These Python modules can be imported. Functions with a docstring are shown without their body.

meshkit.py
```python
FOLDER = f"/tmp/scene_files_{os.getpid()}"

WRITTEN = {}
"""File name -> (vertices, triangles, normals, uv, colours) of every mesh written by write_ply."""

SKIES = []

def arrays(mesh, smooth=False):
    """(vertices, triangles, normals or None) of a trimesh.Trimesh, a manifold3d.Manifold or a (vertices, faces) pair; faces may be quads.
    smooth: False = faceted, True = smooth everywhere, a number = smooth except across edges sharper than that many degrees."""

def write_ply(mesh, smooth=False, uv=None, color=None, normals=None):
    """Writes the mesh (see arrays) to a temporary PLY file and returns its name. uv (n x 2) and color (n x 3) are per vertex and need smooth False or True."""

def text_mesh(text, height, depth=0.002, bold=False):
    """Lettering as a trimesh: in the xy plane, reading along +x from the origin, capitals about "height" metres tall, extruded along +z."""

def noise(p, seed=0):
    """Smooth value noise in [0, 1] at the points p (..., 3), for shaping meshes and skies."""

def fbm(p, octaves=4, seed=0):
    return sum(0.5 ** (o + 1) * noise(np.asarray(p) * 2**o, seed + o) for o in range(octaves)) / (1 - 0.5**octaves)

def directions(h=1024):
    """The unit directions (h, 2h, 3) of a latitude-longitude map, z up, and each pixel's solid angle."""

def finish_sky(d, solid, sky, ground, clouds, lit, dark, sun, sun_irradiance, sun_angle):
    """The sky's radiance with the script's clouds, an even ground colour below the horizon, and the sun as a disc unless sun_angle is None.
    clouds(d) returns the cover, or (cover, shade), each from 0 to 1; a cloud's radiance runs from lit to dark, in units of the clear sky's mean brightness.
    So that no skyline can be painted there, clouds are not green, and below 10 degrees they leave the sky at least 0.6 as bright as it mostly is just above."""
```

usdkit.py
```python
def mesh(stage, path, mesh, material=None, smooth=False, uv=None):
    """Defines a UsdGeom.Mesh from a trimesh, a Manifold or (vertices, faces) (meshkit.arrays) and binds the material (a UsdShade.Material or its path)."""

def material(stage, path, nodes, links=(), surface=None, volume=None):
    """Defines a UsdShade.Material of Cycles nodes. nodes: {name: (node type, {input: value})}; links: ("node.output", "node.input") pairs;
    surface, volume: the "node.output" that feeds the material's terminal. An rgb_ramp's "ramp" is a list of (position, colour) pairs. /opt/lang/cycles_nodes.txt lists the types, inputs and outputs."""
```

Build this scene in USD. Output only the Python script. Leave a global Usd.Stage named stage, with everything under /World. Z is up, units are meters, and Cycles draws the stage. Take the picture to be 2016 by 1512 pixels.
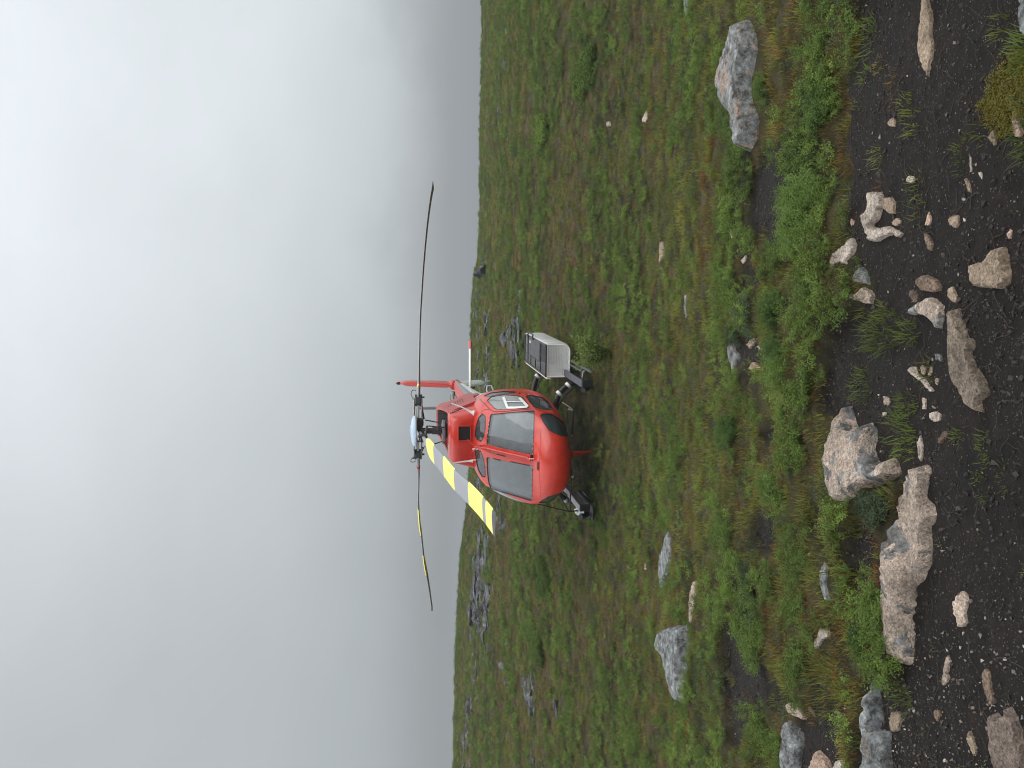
import math, random
import numpy as np
import trimesh
import usdkit, meshkit
from scipy.spatial import Delaunay, cKDTree
from shapely.geometry import Polygon, Point
from shapely import contains_xy, distance as sh_distance, points as sh_points
from pxr import Usd, UsdGeom, UsdLux, UsdShade, Gf, Sdf, Vt

stage = Usd.Stage.CreateInMemory()
UsdGeom.SetStageUpAxis(stage, UsdGeom.Tokens.z)
UsdGeom.Xform.Define(stage, '/World')
UsdGeom.Scope.Define(stage, '/World/Looks')

# ------------------------------------------------------------------ camera, sky, sun, exposure
F, ZC, HOR = 1690.0, 2.0, 910.0              # focal length in photograph pixels, eye height, eye-level line
PITCH = math.atan((1008 - HOR) / F)
EYE = np.array([0, 0, ZC])
FW = np.array([0, math.cos(PITCH), -math.sin(PITCH)])
UPV = np.array([0, math.sin(PITCH), math.cos(PITCH)])
RT = np.array([1.0, 0, 0])
EXPOSURE = 0.0
cam = UsdGeom.Camera.Define(stage, '/World/camera')
cam.CreateHorizontalApertureAttr(36.0)
cam.CreateVerticalApertureAttr(27.0)
cam.CreateFocalLengthAttr(36.0 * F / 2016)
cam.CreateFStopAttr(0.0)
cam.CreateExposureAttr(EXPOSURE)
# the phone was held on its side: picture-right is down, picture-top is the photographer's right
cx, cy, cz = -UPV, RT, -FW
cam.AddTransformOp().Set(Gf.Matrix4d(*cx, 0, *cy, 0, *cz, 0, *EYE, 1))

SUN_EL, SUN_ROT = math.radians(52), math.atan2(0.90, -0.30)
SUN_DIR = np.array([math.cos(SUN_EL) * math.sin(SUN_ROT), math.cos(SUN_EL) * math.cos(SUN_ROT), math.sin(SUN_EL)])
SKY_STRENGTH = 0.105
HAZE_D, HAZE_C = 0.0013, (0.42, 0.44, 0.455)
dome = UsdLux.DomeLight.Define(stage, '/World/sky')
dome.GetPrim().SetCustomDataByKey('kind', 'structure')
GLOW = np.array([0.62, 0.70, 0.36]); GLOW /= np.linalg.norm(GLOW)
sky_mat = usdkit.material(stage, '/World/Looks/sky', {
    'sky': ('sky_texture', {'sky_type': 'single_scattering', 'sun_disc': False, 'sun_elevation': SUN_EL, 'sun_rotation': SUN_ROT, 'altitude': 600.0}),
    'tc': ('texture_coordinate', {}),
    'sep': ('separate_xyz', {}),
    'grad': ('rgb_ramp', {'ramp': [(0.0, (3.0, 3.1, 3.1)), (0.49, (2.8, 2.95, 3.0)), (0.503, (3.2, 3.42, 3.5)), (0.518, (3.8, 4.06, 4.18)), (0.545, (4.7, 5.05, 5.25)), (0.60, (5.45, 5.8, 6.0)), (0.73, (6.25, 6.6, 6.9)), (0.84, (10.0, 10.5, 10.8)), (1.0, (16.0, 16.6, 17.0))]}),
    'zz': ('math', {'math_type': 'multiply_add', 'value2': 0.5, 'value3': 0.5}),
    'map': ('mapping', {'scale': (1.0, 1.0, 1.5)}),
    'n1': ('noise_texture', {'scale': 2.6, 'detail': 6.0, 'roughness': 0.5, 'distortion': 0.25}),
    'r1': ('map_range', {'from_min': 0.3, 'from_max': 0.7, 'to_min': 0.94, 'to_max': 1.06, 'clamp': True}),
    'dot': ('vector_math', {'math_type': 'dot_product', 'vector2': tuple(map(float, GLOW))}),
    'r2': ('map_range', {'from_min': 0.50, 'from_max': 1.0, 'to_min': 0.84, 'to_max': 1.36, 'range_type': 'smoothstep'}),
    'mm': ('math', {'math_type': 'multiply'}),
    # low cloud lying on the land to the right: darker, with a soft ragged top
    'n2': ('noise_texture', {'scale': 5.5, 'detail': 6.0, 'roughness': 0.55}),
    'hz': ('math', {'math_type': 'multiply_add', 'value2': -0.34, 'value3': 0.085}),
    'ha': ('math', {'math_type': 'add'}),
    'bank': ('map_range', {'from_min': -0.10, 'from_max': 0.045, 'to_min': 0.80, 'to_max': 1.0, 'range_type': 'smoothstep'}),
    'side': ('map_range', {'from_min': -0.10, 'from_max': 0.30, 'to_min': 0.25, 'to_max': 1.0, 'range_type': 'smoothstep'}),
    'one': ('mix_float', {'a': 1.0}),
    'm2': ('math', {'math_type': 'multiply'}),
    'sc': ('vector_math', {'math_type': 'scale'}),
    'mix': ('mix_color', {'fac': 0.97, 'use_clamp': False}),
    'bg': ('background_shader', {'strength': SKY_STRENGTH}),
}, [('tc.generated', 'sep.vector'), ('sep.z', 'zz.value1'), ('zz.value', 'grad.fac'), ('tc.generated', 'map.vector'), ('map.vector', 'n1.vector'),
    ('n1.fac', 'r1.value'), ('tc.generated', 'dot.vector1'), ('dot.value', 'r2.value'), ('r1.result', 'mm.value1'), ('r2.result', 'mm.value2'),
    ('map.vector', 'n2.vector'), ('n2.fac', 'hz.value1'), ('sep.z', 'ha.value1'), ('hz.value', 'ha.value2'), ('ha.value', 'bank.value'),
    ('sep.x', 'side.value'), ('side.result', 'one.fac'), ('bank.result', 'one.b'), ('mm.value', 'm2.value1'), ('one.result', 'm2.value2'),
    ('grad.color', 'sc.vector1'), ('m2.value', 'sc.scale'), ('sky.color', 'mix.a'), ('sc.vector', 'mix.b'), ('mix.result', 'bg.color')],
    surface='bg.background')
UsdShade.MaterialBindingAPI.Apply(dome.GetPrim()).Bind(sky_mat)

sun = UsdLux.DistantLight.Define(stage, '/World/sun')
sun.CreateIntensityAttr(0.40)
sun.CreateAngleAttr(60.0)
sun.CreateColorAttr(Gf.Vec3f(1.0, 0.98, 0.95))
sun.GetPrim().CreateAttribute('inputs:normalize', Sdf.ValueTypeNames.Bool).Set(True)
zz = SUN_DIR
xx = np.cross([0, 0, 1.0], zz); xx /= np.linalg.norm(xx)
yy = np.cross(zz, xx)
sun.AddTransformOp().Set(Gf.Matrix4d(*xx, 0, *yy, 0, *zz, 0, 0, 0, 50, 1))

# ------------------------------------------------------------------ helpers
_names = {}


def numbered(parent, name):
    k = _names.get((parent, name), 0)
    _names[(parent, name)] = k + 1
    return f'{parent}/{name}' + (f'_{k:03d}' if k else '')


def tag(prim, label=None, category=None, group=None, kind=None):
    for k, v in (('label', label), ('category', category), ('group', group), ('kind', kind)):
        if v:
            prim.SetCustomDataByKey(k, v)
    return prim


def put(name, mesh, material, parent='/World', smooth=False, **data):
    path = numbered(str(parent), name)
    m = usdkit.mesh(stage, path, mesh, material, smooth)
    tag(m.GetPrim(), **data)
    return path


def group_of(name, matrix=None, **data):
    path = numbered('/World', name)
    x = UsdGeom.Xform.Define(stage, path)
    if matrix is not None:
        x.AddTransformOp().Set(matrix)
    tag(x.GetPrim(), **data)
    return path


def cat(ms):
    ms = [m for m in ms if m is not None]
    vs, fs, n = [], [], 0
    for m in ms:
        v, f = (np.asarray(m.vertices), np.asarray(m.faces)) if hasattr(m, 'vertices') else (np.asarray(m[0], float), np.asarray(m[1], int))
        if f.shape[1] == 4:
            f = np.vstack([f[:, [0, 1, 2]], f[:, [0, 2, 3]]])
        vs.append(v); fs.append(f + n); n += len(v)
    return np.vstack(vs), np.vstack(fs)


def box(c, s, rot=None):
    v = np.array([[x, y, z] for x in (-1, 1) for y in (-1, 1) for z in (-1, 1)], float) * np.asarray(s, float) / 2
    if rot is not None:
        v = v @ np.asarray(rot).T
    f = np.array([[0, 1, 3, 2], [4, 6, 7, 5], [0, 4, 5, 1], [2, 3, 7, 6], [0, 2, 6, 4], [1, 5, 7, 3]])
    return v + np.asarray(c, float), f


def bevelbox(c, s, b=0.01, rot=None):
    """A box whose edges are chamfered: the hull of three inset boxes."""
    s = np.asarray(s, float)
    pts = []
    for k in range(3):
        t = s / 2 - b
        t[k] = s[k] / 2
        pts += [[x * t[0], y * t[1], z * t[2]] for x in (-1, 1) for y in (-1, 1) for z in (-1, 1)]
    m = trimesh.convex.convex_hull(np.array(pts))
    v = np.array(m.vertices)
    if rot is not None:
        v = v @ np.asarray(rot).T
    return v + np.asarray(c, float), np.array(m.faces)


def basis(d):
    d = np.asarray(d, float); d = d / np.linalg.norm(d)
    a = np.array([0, 0, 1.0]) if abs(d[2]) < 0.9 else np.array([1.0, 0, 0])
    u = np.cross(a, d); u /= np.linalg.norm(u)
    return u, np.cross(d, u), d


def tube(pts, r, n=10, cap=True):
    pts = np.asarray(pts, float)
    r = np.broadcast_to(np.asarray(r, float), len(pts))
    tan = np.gradient(pts, axis=0)
    tan /= np.linalg.norm(tan, axis=1, keepdims=True)
    u, v, _ = basis(tan[0])
    rings = []
    for p, t, rr in zip(pts, tan, r):
        u = u - t * (u @ t); u /= np.linalg.norm(u)
        v = np.cross(t, u)
        a = np.arange(n) * 2 * np.pi / n
        rings.append(p + rr * (np.outer(np.cos(a), u) + np.outer(np.sin(a), v)))
    return loft(rings, cap)


def loft(rings, cap=True):
    rings = [np.asarray(r, float) for r in rings]
    k, n = len(rings), len(rings[0])
    v = np.vstack(rings)
    i, j = np.meshgrid(np.arange(k - 1), np.arange(n), indexing='ij')
    j2 = (j + 1) % n
    f = np.stack([i * n + j, i * n + j2, (i + 1) * n + j2, (i + 1) * n + j], -1).reshape(-1, 4)
    f = np.vstack([f[:, [0, 1, 2]], f[:, [0, 2, 3]]])
    if cap:
        v = np.vstack([v, rings[0].mean(0), rings[-1].mean(0)])
        a = np.arange(n); b = (a + 1) % n
        f = np.vstack([f, np.stack([b, a, np.full(n, k * n)], 1), np.stack([(k - 1) * n + a, (k - 1) * n + b, np.full(n, k * n + 1)], 1)])
    return v, f


def smooth_path(pts, n=24):
    from scipy.interpolate import PchipInterpolator
    pts = np.asarray(pts, float)
    t = np.r_[0, np.cumsum(np.linalg.norm(np.diff(pts, axis=0), axis=1))]
    return PchipInterpolator(t, pts)(np.linspace(0, t[-1], n))


def disc(c, axis, profile, n=32):
    """Surface of revolution: profile = [(along axis, radius)]."""
    u, v, d = basis(axis)
    a = np.arange(n) * 2 * np.pi / n
    return loft([np.asarray(c) + d * h + max(r, 1e-4) * (np.outer(np.cos(a), u) + np.outer(np.sin(a), v)) for h, r in profile])


def ribbon(pts, normals, wd):
    pts = np.asarray(pts, float); normals = np.asarray(normals, float)
    tan = np.gradient(pts, axis=0)
    side = np.cross(tan, normals); side /= np.maximum(np.linalg.norm(side, axis=1, keepdims=True), 1e-9)
    a, b = pts + side * wd / 2, pts - side * wd / 2
    n = len(pts)
    v = np.vstack([a, b])
    i = np.arange(n - 1)
    return v, np.stack([i, i + 1, n + i + 1, n + i], 1)


# ------------------------------------------------------------------ materials
L = '/World/Looks/'


def lum(c, k):
    return tuple(min(1.0, x * k) for x in c)


def paint(name, color, rough=0.4, coat=0.0, metallic=0.0, dirt=0.12, bump=0.0, scale=6.0, spec=0.5):
    nodes = {'g': ('texture_coordinate', {}), 'n': ('noise_texture', {'scale': scale, 'detail': 6.0, 'roughness': 0.6}),
             'r': ('rgb_ramp', {'ramp': [(0.3, lum(color, 1 - dirt)), (0.7, lum(color, 1 + dirt))]}),
             'rr': ('map_range', {'from_min': 0.3, 'from_max': 0.7, 'to_min': max(0.02, rough - 0.08), 'to_max': rough + 0.08}),
             'p': ('principled_bsdf', {'metallic': metallic, 'coat_weight': coat, 'coat_roughness': 0.08, 'specular_ior_level': spec})}
    links = [('g.object', 'n.vector'), ('n.fac', 'r.fac'), ('r.color', 'p.base_color'), ('n.fac', 'rr.value'), ('rr.result', 'p.roughness')]
    if bump:
        nodes['b'] = ('bump', {'strength': bump, 'distance': 0.01})
        links += [('n.fac', 'b.height'), ('b.normal', 'p.normal')]
    return usdkit.material(stage, L + name, nodes, links, surface='p.BSDF')


def stone_mat(name, light, mid, dark, lichen=None, lichen_amt=0.5, scale=1.0, speck=0.5):
    """Granite: fine grains of several tones, blotches a hand wide, and (on some) grey, black and pale lichen with ragged edges."""
    nodes = {
        'g': ('geometry', {}),
        'v': ('voronoi_texture', {'scale': 190.0 * scale, 'randomness': 1.0}),
        'vs': ('separate_color', {}),
        'r': ('rgb_ramp', {'ramp': [(0.0, lum(dark, 1.0)), (0.07, lum(mid, .85)), (0.3, mid), (0.7, light), (0.95, lum(light, 1.08)), (1.0, lum(light, 1.3))]}),
        'n': ('noise_texture', {'scale': 6.0 * scale, 'detail': 9.0, 'roughness': 0.68}),
        'nr': ('map_range', {'from_min': 0.36, 'from_max': 0.64, 'to_min': 0.58, 'to_max': 1.22, 'clamp': True}),
        'mo': ('noise_texture', {'scale': 55.0 * scale, 'detail': 4.0, 'roughness': 0.8}),
        'mr': ('map_range', {'from_min': 0.36, 'from_max': 0.62, 'to_min': 0.55, 'to_max': 1.25, 'clamp': True}),
        'mm': ('math', {'math_type': 'multiply'}),
        'mul': ('vector_math', {'math_type': 'scale'}),
        'nf': ('noise_texture', {'scale': 34.0 * scale, 'detail': 8.0, 'roughness': 0.72}),
        'bh': ('math', {'math_type': 'multiply_add', 'value2': 1.6}),
        'b': ('bump', {'strength': 0.8, 'distance': 0.018 / scale ** .5}),
        'p': ('principled_bsdf', {'roughness': 0.82, 'specular_ior_level': 0.3}),
    }
    links = [('g.position', 'v.vector'), ('v.color', 'vs.color'), ('vs.r', 'r.fac'), ('g.position', 'n.vector'), ('n.fac', 'nr.value'), ('r.color', 'mul.vector1'), ('g.position', 'mo.vector'), ('mo.fac', 'mr.value'), ('mr.result', 'mm.value1'), ('nr.result', 'mm.value2'), ('mm.value', 'mul.scale'),
             ('g.position', 'nf.vector'), ('nf.fac', 'bh.value3'), ('n.fac', 'bh.value1'), ('bh.value', 'b.height'), ('b.normal', 'p.normal')]
    src = 'mul.vector'
    if lichen is not None:
        nodes['l'] = ('noise_texture', {'scale': 6.0 * scale, 'detail': 10.0, 'roughness': 0.70, 'distortion': 0.5})
        nodes['lr'] = ('map_range', {'from_min': 0.645 - 0.27 * lichen_amt, 'from_max': 0.675 - 0.27 * lichen_amt, 'to_min': 0.0, 'to_max': 0.92, 'clamp': True})
        nodes['l2'] = ('noise_texture', {'scale': 15.0 * scale, 'detail': 9.0, 'roughness': 0.78})
        nodes['lc'] = ('rgb_ramp', {'ramp': [(0.36, lum(lichen, .10)), (0.44, lum(lichen, .40)), (0.50, lum(lichen, .95)), (0.56, lum(lichen, 1.3)), (0.64, lum(lichen, 2.6))]})
        nodes['lm'] = ('mix_color', {})
        links += [('g.position', 'l.vector'), ('l.fac', 'lr.value'), ('g.position', 'l2.vector'), ('l2.fac', 'lc.fac'), ('lr.result', 'lm.fac'), ('mul.vector', 'lm.a'), ('lc.color', 'lm.b')]
        src = 'lm.result'
    links.append((src, 'p.base_color'))
    return usdkit.material(stage, L + name, nodes, links, surface='p.BSDF')


def leaf_mat(name, stops, noise_scale=0.9, trans=0.3, rough=0.55):
    """Leaves: colour drifts with the place (patches a metre or so wide) and from plant to plant."""
    nodes = {
        'g': ('geometry', {}), 'oi': ('object_info', {}),
        'n': ('noise_texture', {'scale': noise_scale, 'detail': 3.0, 'roughness': 0.6}),
        'm': ('math', {'math_type': 'multiply_add', 'value2': 0.40, 'value3': -0.20}),
        'a': ('math', {'math_type': 'add', 'use_clamp': True}),
        'i': ('math', {'math_type': 'multiply_add', 'value2': 0.34, 'value3': -0.17}),
        'a2': ('math', {'math_type': 'add', 'use_clamp': True}),
        'r': ('rgb_ramp', {'ramp': stops}),
        'p': ('principled_bsdf', {'roughness': rough, 'specular_ior_level': 0.35}),
        't': ('translucent_bsdf', {}),
        'mx': ('mix_closure', {'fac': trans}),
    }
    links = [('g.position', 'n.vector'), ('oi.random', 'm.value1'), ('n.fac', 'a.value1'), ('m.value', 'a.value2'), ('g.random_per_island', 'i.value1'), ('a.value', 'a2.value1'), ('i.value', 'a2.value2'),
             ('a2.value', 'r.fac'), ('r.color', 'p.base_color'), ('r.color', 't.color'), ('p.BSDF', 'mx.closure1'), ('t.BSDF', 'mx.closure2')]
    return usdkit.material(stage, L + name, nodes, links, surface='mx.closure')


def glass_mat(name, film, film_amt, ior=1.5, tint=(0.8, 0.85, 0.85)):
    """A pane: see-through, reflecting by the angle, with an uneven film of moisture on it that can also carry painted sky reflection."""
    nodes = {
        'o': ('texture_coordinate', {}),
        't': ('transparent_bsdf', {'color': tint}), 'gl': ('glossy_bsdf', {'color': (1, 1, 1), 'roughness': 0.03}),
        'fr': ('fresnel', {'IOR': ior}), 'd': ('diffuse_bsdf', {'color': film}),
        'n': ('noise_texture', {'scale': 2.2, 'detail': 5.0, 'roughness': 0.55}),
        'nr': ('map_range', {'from_min': 0.3, 'from_max': 0.7, 'to_min': film_amt * 0.8, 'to_max': min(1.0, film_amt * 1.2), 'clamp': True}),
        'm1': ('mix_closure', {}), 'm2': ('mix_closure', {}),
    }
    links = [('o.object', 'n.vector'), ('n.fac', 'nr.value'), ('nr.result', 'm1.fac'), ('t.BSDF', 'm1.closure1'), ('d.BSDF', 'm1.closure2'),
             ('fr.fac', 'm2.fac'), ('m1.closure', 'm2.closure1'), ('gl.BSDF', 'm2.closure2')]
    return usdkit.material(stage, L + name, nodes, links, surface='m2.closure')


M_RED = paint('red_paint', (0.60, 0.036, 0.019), 0.34, coat=0.3, dirt=0.12, scale=3.0)
M_DUSTY_RED = paint('sooty_red_paint', (0.44, 0.055, 0.045), 0.5, coat=0.15, dirt=0.28, scale=5.0)
M_WHITE = paint('white_paint', (0.80, 0.81, 0.80), 0.38, coat=0.3, dirt=0.04)
M_SHADE = paint('silver_sunshade', (0.30, 0.31, 0.33), 0.55, dirt=0.22, bump=0.5, scale=4.0)
M_BASKET = paint('basket_white', (0.90, 0.91, 0.90), 0.5, dirt=0.03)
M_LGREY = paint('light_grey_paint', (0.52, 0.56, 0.54), 0.45, dirt=0.08)
M_MGREY = paint('grey_paint', (0.20, 0.205, 0.215), 0.45, dirt=0.12)
M_BLADE = paint('blade_grey', (0.31, 0.315, 0.34), 0.5, dirt=0.05, scale=3)
M_YELLOW = paint('yellow_band_paint', (0.93, 0.87, 0.20), 0.5, dirt=0.03)
M_BLACK = paint('black_paint', (0.014, 0.014, 0.016), 0.42, dirt=0.2)
M_SEAL = paint('rubber_seal', (0.012, 0.012, 0.013), 0.6, dirt=0.2)
M_STEEL = paint('dull_steel', (0.36, 0.35, 0.33), 0.42, metallic=0.8, dirt=0.25, scale=20)
M_DSTEEL = paint('dark_steel', (0.075, 0.075, 0.08), 0.5, metallic=0.4, dirt=0.35, scale=18)
M_STEP = paint('step_grey', (0.075, 0.08, 0.09), 0.55, dirt=0.15, bump=0.2, scale=60)
M_STEPL = paint('step_light_grey', (0.40, 0.40, 0.44), 0.5, dirt=0.1)
M_CAP = paint('pale_blue_cap', (0.50, 0.62, 0.74), 0.45, dirt=0.06)
M_HUBDARK = paint('hub_dark', (0.035, 0.04, 0.045), 0.5, dirt=0.3, scale=14)
M_SCREEN = paint('intake_screen', (0.13, 0.115, 0.115), 0.6, dirt=0.25, scale=22)
M_STRIPE = paint('grey_stripe', (0.20, 0.22, 0.235), 0.45, dirt=0.12)
M_SEAT = paint('seat_cloth', (0.05, 0.055, 0.065), 0.85, dirt=0.2)
M_CABIN = paint('cabin_lining', (0.03, 0.032, 0.035), 0.8, dirt=0.15)
M_MIRROR = usdkit.material(stage, L + 'mirror', {'p': ('principled_bsdf', {'metallic': 1.0, 'roughness': 0.06, 'base_color': (0.8, 0.82, 0.82)})}, surface='p.BSDF')
M_BAG = paint('bag_cloth', (0.02, 0.022, 0.026), 0.8, dirt=0.3, bump=0.3, scale=15)
M_LOUVRE = paint('louvre', (0.16, 0.06, 0.055), 0.6, dirt=0.3)
M_PLATE = paint('dark_red_plate', (0.24, 0.02, 0.02), 0.5, dirt=0.3, scale=60)
G_SCREEN = glass_mat('windscreen_glass', (0.27, 0.285, 0.30), 0.16, ior=1.55)
G_DOOR = glass_mat('door_glass', (0.46, 0.49, 0.48), 0.45, ior=1.75)  # pale film paints in the reflected sky along with moisture
G_DARK = glass_mat('dark_glass', (0.10, 0.12, 0.13), 0.25, ior=1.5, tint=(0.35, 0.42, 0.45))

# ------------------------------------------------------------------ the lie of the land
from scipy.interpolate import PchipInterpolator
_base = PchipInterpolator([-4000, -400, -60, -20, 0, 3, 5, 8, 11, 13, 16, 19, 24, 30, 38, 45, 50, 58, 80, 150, 400, 1000, 4500],
                          [-60, -45, -4, 0.1, 0.28, 0.25, 0.15, -0.08, -0.28, -0.23, 0.0, 0.23, 0.55, 0.9, 1.24, 1.42, 1.40, 0.9, -1.5, -14, -45, -60, -60])
_ridge_y = np.array([-200, 0, 60, 130, 200, 300, 400, 450, 500, 545, 600, 670, 750, 860, 940, 985, 1030, 1060, 1100, 1200, 1300, 1400, 1512, 1700])
_ridge_x = np.array([952, 953.5, 954, 955, 952, 949.5, 949.5, 949, 946, 938, 932.5, 932, 931, 929, 926, 922, 917, 912, 908, 903, 899.5, 897.5, 897, 896])
_rb, _rz = (756 - _ridge_y[::-1]) / F, (ZC + (HOR - _ridge_x[::-1]) / F * 45.0) - 1.42


def sstep(a, b, x):
    t = np.clip((np.asarray(x, float) - a) / (b - a), 0, 1)
    return t * t * (3 - 2 * t)


def smooth_ground(x, y):
    x, y = np.asarray(x, float), np.asarray(y, float)
    b = np.clip(x / np.maximum(y, 10.0), -0.6, 0.6)
    w = sstep(17, 45, y) * (1 - sstep(55, 120, y))
    return _base(y) + w * np.interp(b, _rb, _rz)


def fb(x, y, s, octaves=3, seed=0):
    return meshkit.fbm(np.stack([np.asarray(x, float) * s + 31.7, np.asarray(y, float) * s + 57.3, np.full(np.shape(x), 3.3 + seed)], -1), octaves, seed)


def ray(px, py):
    v = FW * F + UPV * (1008 - px) + RT * (756 - py)
    return v / np.linalg.norm(v)


def hit(px, py, lift=0.0):
    """Where the line of sight through a pixel of the photograph meets the land (or a height above it)."""
    r = ray(px, py)
    t = np.geomspace(1.0, 120, 900)
    p = EYE + t[:, None] * r
    g = p[:, 2] - smooth_ground(p[:, 0], p[:, 1]) - lift
    k = np.nonzero(g < 0)[0]
    if not len(k):
        return None
    k = max(k[0], 1)
    a = g[k - 1] / (g[k - 1] - g[k])
    return EYE + (t[k - 1] + a * (t[k] - t[k - 1])) * r


# crops of the photograph in which shapes were measured: (x0, y0, scale)
CROP = {1: (1400, 0, 3.2727), 2: (1400, 360, 3.2727), 3: (1400, 720, 3.2727), 4: (1400, 1052, 3.2727), 5: (900, 0, 3.36), 6: (900, 400, 3.36), 7: (900, 900, 2.47), 0: (0, 0, 1.0)}


def px_of(crop, pts):
    x0, y0, s = CROP[crop]
    return np.array([(x0 + u / s, y0 + v / s) for u, v in pts])


def ground_poly(px):
    return Polygon([tuple(hit(a, b)[:2]) for a, b in px]).buffer(0)


SOIL_PX = [
    [(1660, -80), (1665, 60), (1652, 130), (1655, 250), (1662, 330), (1652, 380), (1650, 440), (1655, 500), (1672, 540), (1705, 562), (1704, 590), (1650, 618), (1622, 680), (1618, 760), (1635, 800), (1700, 850), (1712, 920), (1760, 935),
     (1790, 915), (1790, 940), (1790, 1060), (1775, 1160), (1755, 1230), (1745, 1300), (1725, 1312), (1700, 1330), (1690, 1380), (1678, 1440), (1668, 1600), (2100, 1600), (2100, -80)],
    [(1466, 185), (1476, 190), (1492, 240), (1494, 300), (1470, 305), (1455, 262)],
    [(1500, 296), (1540, 318), (1562, 400), (1545, 470), (1525, 490), (1500, 470), (1478, 440), (1476, 380)],
    [(1462, 505), (1500, 510), (1510, 560), (1492, 585), (1470, 580)],
    [(1428, 655), (1492, 640), (1505, 690), (1490, 745), (1440, 740)],
    [(1468, 800), (1520, 812), (1535, 850), (1525, 900), (1495, 905), (1475, 870)],
    [(1480, 995), (1522, 1010), (1525, 1080), (1500, 1110), (1480, 1080)],
    [(1595, 1008), (1630, 1020), (1640, 1070), (1625, 1085), (1602, 1065)],
    [(1672, 1015), (1740, 1020), (1745, 1100), (1720, 1160), (1685, 1155), (1668, 1090)],
    [(1424, 1226), (1450, 1240), (1480, 1290), (1520, 1320), (1545, 1370), (1530, 1405), (1480, 1400), (1455, 1340), (1430, 1300)],
    [(1425, 1340), (1470, 1380), (1470, 1440), (1440, 1470), (1425, 1400)],
    [(1610, 1360), (1668, 1375), (1672, 1470), (1655, 1600), (1570, 1600), (1575, 1440), (1600, 1420)],
    [(1535, 960), (1562, 970), (1560, 1005), (1540, 1000)],
]
from shapely.ops import unary_union
SOIL = unary_union([ground_poly(p) for p in SOIL_PX])


def soil_at(x, y):
    """1 on bare soil, 0 under the plants, with a ragged edge."""
    x, y = np.asarray(x, float).ravel(), np.asarray(y, float).ravel()
    out = np.zeros(len(x))
    near = np.nonzero((y < 9.5) & (y > 0.3))[0]
    if len(near):
        p = sh_points(x[near], y[near])
        d = sh_distance(p, SOIL.boundary) * np.where(contains_xy(SOIL, x[near], y[near]), 1, -1)
        d = d + (fb(x[near], y[near], 2.0, 5, 5) - 0.5) * 0.55 + (fb(x[near], y[near], 9.0, 3, 15) - 0.5) * 0.16
        out[near] = sstep(-0.03, 0.06, d)
    rest = np.nonzero(~((y < 9.5) & (y > 0.3)))[0]
    if len(rest):
        out[rest] = sstep(0.68, 0.74, fb(x[rest], y[rest], 0.9, 4, 9)) * (y[rest] < 14) * 0.7
    return out


def relief(x, y, soil=None):
    s = soil_at(x, y) if soil is None else soil
    s = s.reshape(np.shape(x))
    hum = (fb(x, y, 1.1, 4, 2) - 0.5) * 0.24 + (fb(x, y, 3.2, 3, 3) - 0.5) * 0.13
    far = sstep(14, 40, y)
    hum = hum + far * (fb(x, y, 0.28, 3, 4) - 0.5) * 0.22
    clod = (fb(x, y, 2.2, 3, 6) - 0.5) * 0.06 + (fb(x, y, 13, 4, 7) - 0.5) * 0.040
    fade = 1 - sstep(58, 110, y)
    return ((1 - s) * hum + s * (clod - 0.035)) * fade


def ground_z(x, y):
    x, y = np.asarray(x, float), np.asarray(y, float)
    return smooth_ground(x, y) + relief(x, y)


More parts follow.
